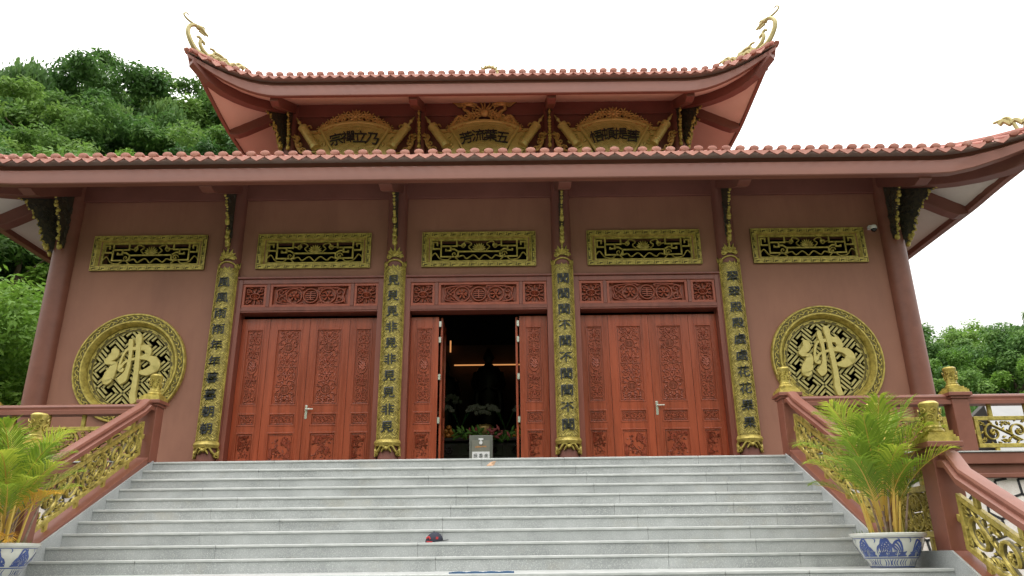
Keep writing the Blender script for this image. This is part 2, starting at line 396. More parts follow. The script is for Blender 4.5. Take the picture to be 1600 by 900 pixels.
def branch_relief(mb, u0, u1, v0, v1, M, h, seed):
    r_ = random.Random(seed); W = u1-u0; H = v1-v0
    def grow(p, a, L, wd, dep):
        pts = [p]; aa = a
        for k in range(5):
            aa += r_.uniform(-.45,.45)
            q = (pts[-1][0]+math.cos(aa)*L/5, pts[-1][1]+math.sin(aa)*L/5)
            q = (min(max(q[0],u0+.06*W),u1-.06*W), min(max(q[1],v0+.05*H),v1-.06*H)); pts.append(q)
            if dep < 3 and k in (1,2,3) and r_.random() < .75: grow(q, aa+r_.choice((-1,1))*r_.uniform(.5,1.1), L*.6, wd*.6, dep+1)
            for _ in range(2):
                mb.leaf(q[0], q[1], r_.uniform(0,6.3), .09*W, .022*W, h, M)
        mb.rib(pts, lambda t: wd*(1.1-.6*t), h, M)
        mb.rosette(pts[-1][0], pts[-1][1], .05*W, h, M, 5)
    grow((lerp(u0,u1,r_.choice((.25,.7))), v0+.08*H), PI/2+r_.uniform(-.4,.4), .85*H, .016*min(W,H), 0)
    grow((lerp(u0,u1,r_.choice((.15,.8))), v0+.10*H), PI/2+r_.uniform(-.3,.3), .6*H, .013*min(W,H), 0)
    for k in range(34):
        u, v = lerp(u0,u1,r_.uniform(.08,.88)), lerp(v0,v1,r_.random()**1.6*.85+.06)
        if k % 4 == 0: mb.rosette(u, v, .05*W, h, M, 5)
        else: mb.leaf(u, v, r_.uniform(.2,2.9), .10*min(W,H), .026*min(W,H), h*.8, M)

# glyphs from Blender's built-in font
_gc = {}
def glyph(ch, size, depth, offset=.012):
    key = ch
    if key not in _gc:
        cu = bpy.data.curves.new('glyph', 'FONT'); cu.body = ch; cu.size = 1; cu.extrude = .05; cu.offset = .005
        cu.align_x = 'CENTER'; cu.resolution_u = 3
        o = bpy.data.objects.new('glyph', cu); col.objects.link(o)
        me = bpy.data.meshes.new_from_object(o)
        vs = [tuple(v.co) for v in me.vertices]; fs = [tuple(p.vertices) for p in me.polygons]
        bpy.data.objects.remove(o); bpy.data.curves.remove(cu); bpy.data.meshes.remove(me)
        if vs:
            xs = [v[0] for v in vs]; ys = [v[1] for v in vs]
            cx, cy = (min(xs)+max(xs))/2, (min(ys)+max(ys))/2; s = max(max(xs)-min(xs), max(ys)-min(ys)) or 1
            vs = [((x-cx)/s, (y-cy)/s, (z+.05)/.1) for x, y, z in vs]
        _gc[key] = (vs, fs)
    vs, fs = _gc[key]
    return [(x*size, y*size, z*depth) for x, y, z in vs], fs
def put_glyph(mb, ch, u, v, size, depth, M, rot=0.0, offset=.012, squash=1.0):
    vs, fs = glyph(ch, size, depth, offset)
    c, s = math.cos(rot), math.sin(rot)
    def wob(x, y): return (x + .012*size*math.sin(9*y/size+x*5), y*squash + .05*x + .012*size*math.sin(8*x/size))
    P = []
    for x, y, z in vs:
        x, y = wob(x, y); P.append(M(u + c*x - s*y, v + s*x + c*y, z))
    mb.add(P, fs)

# ================================================================== GROUND AND HILLS
GZ = -3.13
g = MB(); S = 900
g.add([(-S,-S,GZ),(S,-S,GZ),(S,S,GZ),(-S,S,GZ)], [(0,1,2,3)])
tag(g.build('ground', COURT), 'pale paved courtyard in front of the temple', 'ground', kind='structure')
def hill_h(x, y, P):
    h = 0
    for cx, cy, H, rx, ry in P:
        r = math.hypot((x-cx)/rx, (y-cy)/ry)
        if r < 1: h = max(h, H*(1-r**1.7))
    return h + (.8*math.sin(x*.23)*math.cos(y*.19) if h > 1 else 0)
HL = [(-33,56,35,52,54), (-72,50,36,50,52), (-8,84,28,46,50)]
HR = [(34,64,15.5,46,40), (78,60,10,48,42)]
def hill(name, P, x0, x1, y0, y1, label):
    b = MB(); n = 60; o = []
    for j in range(n+1):
        for i in range(n+1):
            x = lerp(x0,x1,i/n); y = lerp(y0,y1,j/n); o.append((x, y, GZ - .05 + hill_h(x,y,P)))
    b.add(o, [(j*(n+1)+i, j*(n+1)+i+1, (j+1)*(n+1)+i+1, (j+1)*(n+1)+i) for j in range(n) for i in range(n)])
    tag(b.build(name, HILL, smooth=80), label, 'hill', kind='structure')
hill('hill', HL, -140, 45, -4, 142, 'steep green wooded hill rising behind the left of the temple')
hill('hill', HR, -14, 128, 16, 108, 'low green wooded hill behind the right of the temple')

hill('hill', [(0,-80,38,110,50), (-80,-40,24,50,60), (80,-45,22,50,60)], -135, 135, -150, 20, 'unseen hills added opposite the temple to block low sky light')  # added out of view to keep low sky light off the upper wall

# ================================================================== TREES
def crown_mesh(name, rx, ry, rz, nclump, nleaf, size, seed, matl, droop=0.0):
    r_ = random.Random(seed); vs = []; fs = []; tone = []
    for c in range(nclump):
        while True:
            p = Vector((r_.uniform(-1,1), r_.uniform(-1,1), r_.uniform(-.9,1)))
            if .25 < p.length < 1: break
        p = p*(.62+.38*p.length)
        cc = Vector((p.x*rx, p.y*ry, p.z*rz)); cr = r_.uniform(.20,.36)*min(rx, rz)*1.15
        tn = r_.random()
        for k in range(nleaf):
            d = Vector((r_.gauss(0,1), r_.gauss(0,1), r_.gauss(0,1))).normalized()
            rr = cr*r_.random()**.4
            q = cc + Vector((d.x*rr, d.y*rr, d.z*rr*.72 - droop*abs(r_.gauss(0,1))*cr))
            nrm = (d*.6 + Vector((r_.gauss(0,.5), r_.gauss(0,.5), .7+r_.gauss(0,.4)))).normalized()
            a = nrm.orthogonal().normalized(); a = Matrix.Rotation(r_.uniform(0,6.3), 3, nrm) @ a
            if droop: a = (a*.4 + Vector((0,0,-1))).normalized()
            b = nrm.cross(a).normalized()
            L = size*r_.uniform(.7,1.35); W = L*r_.uniform(.32,.5)
            o = len(vs)
            vs += [q, q+a*L*.5+b*W*.5-nrm*L*.05, q+a*L-nrm*L*.18, q+a*L*.5-b*W*.5-nrm*L*.05]
            fs.append((o,o+1,o+2,o+3)); tone.append(min(1,max(0, tn*.7+.3*r_.random())))
    me = bpy.data.meshes.new(name); me.from_pydata(vs, [], fs)
    at = me.attributes.new('tone', 'FLOAT', 'FACE'); at.data.foreach_set('value', tone)
    me.materials.append(matl); return me
def trunk_mb(h, r, seed, rx=2.5):
    r_ = random.Random(seed); b = MB()
    b.tube([(0,0,-.8),(r_.uniform(-.1,.1),.05,h*.3),(r_.uniform(-.3,.3),r_.uniform(-.2,.2),h*.6),(r_.uniform(-.4,.4),0,h)], [r*1.3,r,r*.7,r*.3], 8)
    for k in range(6):
        a = k*1.05+r_.random(); z = h*r_.uniform(.42,.7)
        b.tube([(0,0,z),(math.cos(a)*rx*.35,math.sin(a)*rx*.35,z+h*.14),(math.cos(a)*rx*.75,math.sin(a)*rx*.75,z+h*.25)], [r*.45,r*.3,r*.1], 6)
    return b
SPEC = []
for i in range(5):
    SPEC.append(('broadleaf_tree', crown_mesh('crown', 3.1+.2*i, 3.0, 2.6+.15*(i%3), 34, 300, .30, 100+i, FOL), trunk_mb(6.0, .22, i), 6.4))
for i in range(2):
    SPEC.append(('light_tree', crown_mesh('crown', 2.8, 2.8, 2.3, 32, 300, .26, 200+i, FOLY), trunk_mb(5.5, .18, 20+i), 5.8))
SPEC.append(('drooping_tree', crown_mesh('crown', 3.0, 3.0, 3.0, 32, 260, .36, 300, FOL, .6), trunk_mb(6.5, .2, 30), 7.0))
SPEC.append(('light_tree', crown_mesh('crown', 4.3, 4.3, 3.9, 60, 420, .24, 401, FOLY), trunk_mb(8.5, .25, 41), 8.6))
TM = {}
def plant_tree(x, y, z, k, s, rz, label, group, cat='tree'):
    nm, me, tb, hc = SPEC[k]
    t = thing(nm, (x,y,z), label, cat, group); t.rotation_euler.z = rz; t.scale = (s, s, s*rnd.uniform(.9,1.12))
    if k not in TM:
        tr = tb.build('trunk', BARK, None, smooth=60); TM[k] = tr.data
    else:
        tr = bpy.data.objects.new('trunk', TM[k]); col.objects.link(tr)
    tr.parent = t
    c = bpy.data.objects.new('crown', me); col.objects.link(c); c.parent = t; c.location = (0,0,hc)
    return t
cx, cy, cz0 = .712, -15.218, -1.484
LAB = {'broadleaf_tree': 'green broadleaf tree in the dense wood on the hill {}',
       'light_tree': 'lighter yellow green tree among darker ones, hill {}',
       'drooping_tree': 'tree with drooping leaf sprays on the hill {}'}
def wood(P, azr, dr, n, sep, side, seed, hmul, zmin=0):
    r_ = random.Random(seed); pts = []; tries = 0
    while len(pts) < n and tries < 20000:
        tries += 1
        az = R(r_.uniform(*azr)); d = math.sqrt(r_.uniform(dr[0]**2, dr[1]**2))
        x, y = cx + d*math.sin(az), cy + d*math.cos(az)
        if abs(x) < 16 and y < 24: continue
        if any((x-p[0])**2 + (y-p[1])**2 < (sep*(.7+.006*d))**2 for p in pts): continue
        h = hill_h(x, y, P); pts.append((x,y))
        q = r_.random()
        k = r_.randrange(5) if q < .74 else (5+r_.randrange(2) if q < .9 else 7)
        plant_tree(x, y, GZ + h - .3, k, r_.uniform(.8,1.2)*hmul, r_.uniform(0,6.3), LAB[SPEC[k][0]].format(side), SPEC[k][0].replace('_',' ') + 's on the hill ' + side)
wood(HL, (-46,-17), (32,84), 105, 3.6, 'behind the left of the temple', 5, 1.0)
wood(HR, (24.5,41), (46,92), 60, 3.6, 'behind the right of the temple', 6, .95)
# nearer greenery beside the left corner
for x, y, z, k, s, lab in ((-15.3,6.2,.2,5,.85,'bright green bushy tree just left of the temple corner, lower one'),
        (-17.6,8.2,2.2,6,1.0,'leafy green tree close to the left temple corner, rising to the eave'),
        (-16.7,8.8,0,8,1.0,'tall yellow green tree just behind the bushy tree at the left temple corner'),
        (-19.5,12.5,3.5,6,1.0,'light green tree standing behind the left temple corner column'),
        (-21.5,9.0,2.5,5,1.05,'dark leafy tree at the far left edge beside the temple eave'),
        (-16.2,13.5,2.0,5,.9,'yellow green tree tucked behind the left corner column'),
        (-23.5,14.5,5.5,7,1.1,'tall tree with hanging sprays at the far left under the eave'),
        (-20.5,16.5,6,6,1.0,'green tree on the slope just above the left corner trees')):
    plant_tree(x, y, GZ + z, k, s, x, lab, None)

# ================================================================== TERRACE AND STAIRS
TX = 13.5
YT = -2.97; TR, RI = .3104, .164
ter = thing('terrace', (0,6,0), 'raised temple terrace with red edge band and white stone retaining wall', 'terrace')
b = MB(); b.box(-5.0, 5.0, YT+.03, 24, -.25, -.002); b.box(-TX,-5.0,YT+.03,24,-.25,-.002); b.box(5.0,TX,YT+.03,24,-.25,-.002)
b.build('floor_slab', FLOOR, ter)
for s in (-1, 1):
    b = MB()
    x0, x1 = sorted((s*5.36, s*TX))
    b.box(x0,x1,YT-.12,YT+.02,-.19,-.012)
    b.build('edge_band', RAIL, ter, .012)
    b = MB(); b.box(x0,x1,YT-.14,YT+.02,-.01,.012); b.build('edge_slab', GRANT, ter, .006)
    b = MB(); b.box(x0,x1,YT-.05,YT+.02,-.40,-.192); b.box(x0,x1,YT-.09,YT-.051,-.40,-.33); b.build('lower_band', RAIL, ter, .01)
    b = MB(); b.box(x0,x1,YT+.0,24,GZ-.2,-.402); b.build('stone_wall', STONE, ter)
    # black irregular hexagonal joints
    j = MB(); r_ = random.Random(3); a = .20; dx = a*math.sqrt(3)
    Mw = lambda u, v, d: (u, YT - d, v)
    def hv(i, jj, k):
        q = random.Random(hash((i, jj, k)) & 0xffff); return (q.uniform(-.06,.06), q.uniform(-.06,.06))
    for jj in range(0, 9):
        for i in range(int((x1-x0)/dx)+2):
            c = (x0 + i*dx + (dx/2 if jj % 2 else 0), -.55 - jj*1.5*a)
            P = []
            for k in range(4):
                an = PI/6 + k*PI/3 + PI/3
                p = (c[0]+a*math.cos(an), c[1]+a*math.sin(an))
                q = random.Random(round(p[0]*37)*7919 + round(p[1]*41)); p = (min(max(p[0]+q.uniform(-.04,.04),x0),x1), min(max(p[1]+q.uniform(-.04,.04),GZ),-.41))
                P.append(p)
            for k in range(3):
                if math.hypot(P[k+1][0]-P[k][0], P[k+1][1]-P[k][1]) > .02: j.bar([P[k],P[k+1]], .018, .008, Mw)
    j.build('joint', JOINT, ter)

def Nz(y):      # nosing line of the upper flight / landing / lower flight
    if y > -6.07: return (RI/TR)*(y-YT)
    if y > -7.25: return -1.64
    return -1.64 + (RI/TR)*(y+7.25)
SW = 5.06
st = thing('stone_staircase', (0,-6,GZ), 'wide grey granite staircase leading up to the temple doors', 'staircase')
ys = [YT - i*TR for i in range(11)]; levels = [(YT - i*TR, -RI*i) for i in range(10)] + [(-7.25, -1.64)] + [(-7.25-TR*i, -1.64-RI*i) for i in range(1, 9)]
for i, (yf, z) in enumerate(levels):
    zb = max(GZ, z - RI - .03) if i < len(levels)-1 else GZ
    yb = (levels[i-1][0] + .0) if i else YT+.4
    r_ = random.Random(40+i); xs = [-SW]; 
    cut = sorted([r_.uniform(-3.9,-2.2), r_.uniform(-.6,.3), 1.55+.22*i/2+r_.uniform(-.05,.25), r_.uniform(3.4,4.3)])
    xs += cut + [SW]
    b = MB(); t = MB()
    for k in range(len(xs)-1):
        e = .0018
        b.box(xs[k]+e, xs[k+1]-e, yf, yb+.035, zb, z-.036)
        t.box(xs[k]+e*.7, xs[k+1]-e*.7, yf-.014, yb+.012, z-.034, z)
    step = b.build('step', GRAN, st)
    t.build('nosing', GRANT, step, .01, seg=3)

# ================================================================== BALUSTRADES
def lathe_finial(x, y, z):
    f = MB()
    f.box(x-.165,x+.165,y-.165,y+.165,z+.001,z+.05); f.box(x-.145,x+.145,y-.145,y+.145,z+.0505,z+.075); f.box(x-.12,x+.12,y-.12,y+.12,z+.0755,z+.105)
    f.lathe([(.10,.106),(.108,.12),(.105,.138),(.088,.15),(.092,.165),(.080,.18),(.080,.21),(.086,.32),(.092,.385),(.100,.395),(.102,.42),(.092,.432),(.075,.445),(.02,.448)], (x,y,z), 20)
    # relief scrolls round the drum
    Mf = lambda u, v, d: (x+(.083+.012*v/.1+d)*math.sin(u/.085), y-(.083+.012*v/.1+d)*math.cos(u/.085), z+.195+v)
    for k in range(6):
        u = -PI*.085 + (k+.5)*2*PI*.085/6
        f.rib(spiral(u, .07, .040, k*1.3, 1.3, 1 if k%2 else -1, 12, .15), .008, .014, Mf)
        f.rib(spiral(u+.03, .145, .034, k*1.7, 1.2, -1 if k%2 else 1, 10, .15), .007, .014, Mf)
        f.leaf(u, .025, PI/2+.4*(k%2), .05, .014, .012, Mf)
    return f
def newel(x, y, z0, z1, par, hw=.135):
    b = MB(); b.box(x-hw,x+hw,y-hw,y+hw,z0,z1-.10)
    b.box(x-hw-.025,x+hw+.025,y-hw-.025,y+hw+.025,z1-.0995,z1-.06); b.box(x-hw-.055,x+hw+.055,y-hw-.055,y+hw+.055,z1-.0595,z1)
    p = b.build('newel_post', RAIL, par, .008)
    lathe_finial(x, y, z1).build('finial', [GOLD, GOLDK], p, smooth=35)
    return p
def sweep_yz(mb, prof, path, X):
    """profile (dx, dz) swept along a path of (y,z) at X"""
    rings = [[(X+dx, y, z+dz) for dx, dz in prof] for y, z in path]
    mb.loft(rings, True, True)
RP = [(-.115,0),(.115,0),(.115,.065),(.07,.08),(.07,.095),(.08,.125),(.068,.155),(.03,.172),(-.03,.172),(-.068,.155),(-.08,.125),(-.07,.095),(-.07,.08),(-.115,.065)]
def panel(par, M, L, H, seed, lugs, tall=True, fine=False):
    """gold openwork panel: frame, vine scrolls; M(u,v,d), u 0..L, v 0..H; lugs tie it to rail and base"""
    f = MB(); t = .032
    def fb(u0,u1,v0,v1,dd=.03):
        P = [M(u0,v0,-dd),M(u1,v0,-dd),M(u1,v0,dd),M(u0,v0,dd),M(u0,v1,-dd),M(u1,v1,-dd),M(u1,v1,dd),M(u0,v1,dd)]; f.hull8(P)
    fb(0,L,0,2*t); fb(0,L,H-2*t,H); fb(0,2*t,2*t+.001,H-2*t-.001); fb(L-2*t,L,2*t+.001,H-2*t-.001)
    n = max(2, round(L/.62))
    for k in range(n):
        u = L*(k+.5)/n
        fb(u-.032,u+.032,-lugs[0],-.001,.022); fb(u-.032,u+.032,H+.001,H+lugs[1],.022)
    for v in (H*.5,): fb(-.07,-.001,v-.035,v+.035,.022); fb(L+.001,L+.07,v-.035,v+.035,.022)
    p = f.build('panel', GOLD, par, .006)
    s = MB(); Mb = lambda u, v, d: M(u, v, d - .005)
    if fine:
        vine(s, 2*t, L-2*t, 2*t, H*.36, Mb, .03, .010, seed, .02); vine(s, 2*t, L-2*t, H*.64, H-2*t, Mb, .03, .010, seed+1, .02)
        vine(s, 2*t, L*.3, H*.3, H*.7, Mb, .03, .01, seed+2, .02); vine(s, L*.7, L-2*t, H*.3, H*.7, Mb, .03, .01, seed+3, .02)
        s.rib([(L/2+L*.2*math.cos(a), H/2+H*.36*math.sin(a)) for a in [2*PI*k/24 for k in range(25)]], .014, .035, Mb, .02)
        vine(s, L*.38, L*.62, H*.25, H*.5, Mb, .03, .009, seed+4, .02); vine(s, L*.38, L*.62, H*.5, H*.75, Mb, .03, .009, seed+5, .02)
    elif L > 1.7:
        a = L*.5-.28
        vine(s, 2*t, a, 2*t, H-2*t, Mb, .04, .0145, seed, .022); vine(s, L-a, L-2*t, 2*t, H-2*t, Mb, .04, .0145, seed+9, .022)
        s.rib([(L/2+.25*math.cos(q), H/2+(H*.42)*math.sin(q)) for q in [2*PI*k/24 for k in range(25)]], .016, .035, Mb, .02)
        vine(s, L/2-.2, L/2+.2, 2.4*t, H/2, Mb, .03, .009, seed+4, .02, .8); vine(s, L/2-.2, L/2+.2, H/2, H-2.4*t, Mb, .03, .009, seed+5, .02, .8)
    else:
        vine(s, 2*t, L-2*t, 2*t, H-2*t, Mb, .035, .017, seed, .022)
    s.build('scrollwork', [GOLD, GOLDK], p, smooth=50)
    return p
for s in (-1, 1):
    side = 'left' if s < 0 else 'right'
    X = s*5.205
    bal = thing('stair_balustrade', (X,-5,GZ), f'red and gold balustrade sloping down the {side} side of the stairs', 'balustrade', 'balustrades flanking the stairs')
    # stringer: red body plus granite cheek
    path = [(YT+.12, -.02), (-6.07, None), (-7.25, None), (-9.9, None)]
    def strip(mb, xa, xb, top):
        Y = [YT+.1, YT-.02, -6.03, -7.27, -9.95]
        Z = [top-.0, Nz(YT-.02)+top, -1.64+max(top, .1), -1.64+max(top,.1), Nz(-9.95)+top]
        for k in range(4):
            zb0 = GZ if k > 2 else -2.2; 
            P = [(xa,Y[k],zb0 if k else -.9),(xb,Y[k],zb0 if k else -.9),(xb,Y[k+1],zb0 if k else -.9),(xa,Y[k+1],zb0 if k else -.9),(xa,Y[k],Z[k]),(xb,Y[k],Z[k]),(xb,Y[k+1],Z[k+1]),(xa,Y[k+1],Z[k+1])]
            mb.hull8(P)
    b = MB(); xa, xb = sorted((s*5.082, s*5.36)); 
    Y = [YT-.13, -6.0, -7.25, -9.95]; top = .13
    Z = [Nz(Y[0])+top, -1.64+.16, -1.64+.16, Nz(-9.95)+top]
    ring = [(Y[0],GZ),(Y[0],Z[0]),(Y[1],Z[1]),(Y[2],Z[2]),(Y[3],Z[3]),(Y[3],GZ)]
    b.loft([[(xa,y,z) for y,z in ring],[(xb,y,z) for y,z in ring]], True, True)
    b.build('stringer', RAIL, bal, .01)
    b = MB(); xa, xb = sorted((s*5.055, s*5.080)); top = .05
    Y = [YT+.0, -5.98, -7.26, -9.95]; Z = [.02, -1.475, -1.475, Nz(-9.95)+top]
    ring = [(Y[0],GZ),(Y[0],Z[0]),(Y[1],Z[1]),(Y[2],Z[2]),(Y[3],Z[3]),(Y[3],GZ)]
    b.loft([[(xa,y,z) for y,z in ring],[(xb,y,z) for y,z in ring]], True, True)
    b.build('granite_cheek', GRAN, bal)
    newel(X, YT-.0, -.02, .98, bal); newel(X, -5.85, -1.62, -.18, bal); newel(X, -7.1, -2.2, -.40, bal); newel(X, -9.9, GZ, -1.95, bal)
    h = MB(); sweep_yz(h, RP, [(YT-.10, .80), (YT-.26, .80), (YT-.42, Nz(YT-.42)+.90), (-5.72, Nz(-5.72)+.90)], X)
    h.build('handrail', RAIL, bal, smooth=30)
    h = MB(); sweep_yz(h, RP, [(-5.98,-.60),(-6.97,-.60)], X); h.build('handrail', RAIL, bal, smooth=30)
    h = MB(); sweep_yz(h, RP, [(-7.22, -.66), (-7.36, -.68), (-7.52, Nz(-7.52)+.92), (-9.78, Nz(-9.78)+.92)], X); h.build('handrail', RAIL, bal, smooth=30)
    sl = RI/TR
    Lp = 5.60 - 3.20
    M1 = lambda u, v, d: (X - s*d, -3.20-u, Nz(-3.20-u)+.21+v)
    panel(bal, M1, 2.42, .53, 11 if s > 0 else 31, (.10,.17))
    M2 = lambda u, v, d: (X - s*d, -6.07-u, -1.64+.30+v)
    panel(bal, M2, .82, .54, 15, (.15,.24), fine=True)
    M3 = lambda u, v, d: (X - s*d, -7.32-u, Nz(-7.32-u)+.21+v)
    panel(bal, M3, 2.36, .54, 19, (.10,.17))
    # terrace balustrade
    tb = thing('terrace_balustrade', (s*9,YT,0), f'level red and gold balustrade along the {side} terrace edge', 'balustrade', 'level balustrades on the terrace edge')
    px = [7.95, 10.75, 13.4]; prev = 5.205
    for q in px:
        newel(s*q, YT, .012, .95, tb)
        h = MB(); rings = [[(xx, YT+dx, .765+dz) for dx, dz in RP] for xx in sorted((s*(prev+.125), s*(q-.125)))]
        h.loft(rings, True, True); h.build('handrail', RAIL, tb, smooth=30)
        x0 = prev+.22; L = q-.22-x0
        Mt = (lambda u, v, d, x0=x0: (s*(x0+u), YT-d, .075+v))
        panel(tb, Mt, L, .50, int(q*7), (.06,.19))
        prev = q

# ================================================================== TEMPLE
T = thing('temple', (0,0,0), 'large terracotta Buddhist temple hall with two tiers of upturned tiled roof', 'temple')
BAY = 3.6; CX = [-5.4,-1.8,1.8,5.4]
MF = lambda u, v, d: (u, -d, v)        # facade plane
# ---- front wall with openings
wb = MB(); D0, D1 = 0.0, .32; ZT = 6.9
def wbox(x0,x1,z0,z1): wb.box(x0,x1,D0,D1,z0,z1)
VX = [0, -3.6, 3.6, -7.2, 7.2]; VW, VH0, VH1 = 1.08, 4.57, 5.13
DW = 1.58
# bands per bay
for c in (-3.6, 0, 3.6):
    wbox(c-1.8, c-DW, 0, 4.185); wbox(c+DW, c+1.8, 0, 4.185)
    wbox(c-1.8, c+1.8, 4.185, VH0)
    wbox(c-1.8, c-VW, VH0, VH1); wbox(c+VW, c+1.8, VH0, VH1); wbox(c-1.8, c+1.8, VH1, ZT)
MR = .93; MCZ = 2.29; MCX = 7.23
for s in (-1, 1):
    c = s*7.2
    wbox(c-1.8, c+1.8, 3.5, VH0); wbox(c-1.8, c-VW, VH0, VH1); wbox(c+VW, c+1.8, VH0, VH1); wbox(c-1.8, c+1.8, VH1, ZT); wbox(c-1.8, c+1.8, 0, 1.0)
    # square with round hole between z 1.0 and 3.5
    m = s*MCX; n = 64; x0, x1, z0, z1 = c-1.8, c+1.8, 1.0, 3.5
    ins = []; out = []
    angs = [2*PI*k/n for k in range(n)]
    for a in angs:
        ca, sa = math.cos(a), math.sin(a)
        t = min(((x1-m)/ca if ca > 1e-9 else 1e9), ((x0-m)/ca if ca < -1e-9 else 1e9), ((z1-MCZ)/sa if sa > 1e-9 else 1e9), ((z0-MCZ)/sa if sa < -1e-9 else 1e9))
        ins.append((m+MR*ca, MCZ+MR*sa)); out.append((m+t*ca, MCZ+t*sa))
    # snap nearest outer points to the corners
    for cxq, czq in ((x0,z0),(x1,z0),(x0,z1),(x1,z1)):
        k = min(range(n), key=lambda k: (out[k][0]-cxq)**2+(out[k][1]-czq)**2); out[k] = (cxq, czq)
    rings = [[(x,D1,z) for x,z in ins], [(x,D0,z) for x,z in ins], [(x,D0,z) for x,z in out], [(x,D1,z) for x,z in out]]
    wb.loft(rings, True, False)
# side and back walls of the lower storey
wb.box(-9.16,-8.86,.33,13.7,0,ZT); wb.box(8.86,9.16,.33,13.7,0,ZT); wb.box(-8.85,8.85,13.4,13.7,0,ZT)
wb.build('wall', WALL, T)
# interior lining
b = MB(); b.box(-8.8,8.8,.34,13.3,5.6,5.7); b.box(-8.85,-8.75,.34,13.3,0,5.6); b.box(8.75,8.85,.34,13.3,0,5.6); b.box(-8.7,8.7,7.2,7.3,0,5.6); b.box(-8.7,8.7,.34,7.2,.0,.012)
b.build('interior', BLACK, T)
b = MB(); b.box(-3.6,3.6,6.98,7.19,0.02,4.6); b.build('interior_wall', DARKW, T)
b = MB(); b.box(-1.05,2.6,6.80,6.86,3.93,3.955); b.build('light_strip', LED, T)
b = MB(); b.box(-1.19,-1.15,6.80,6.86,4.35,4.7); b.build('light_strip', LED, T)
# ---- beams at the wall head, plinth line
b = MB(); b.box(-8.98,8.98,-.075,-.001,6.08,6.55); b.build('beam', BEAM, T, .01)
# ---- columns
def column(x, y, r, z0, z1, name='column'):
    b = MB(); b.lathe([(r,z0),(r,z1)], (x,y,0), 36); return b.build(name, BEAM if name == 'column' else RAIL, T, smooth=40)
for x in CX: column(x, 0, .215, 0, 6.5)
for s in (-1, 1): column(s*9.06, 0, .24, 0, 6.6, 'corner_column')

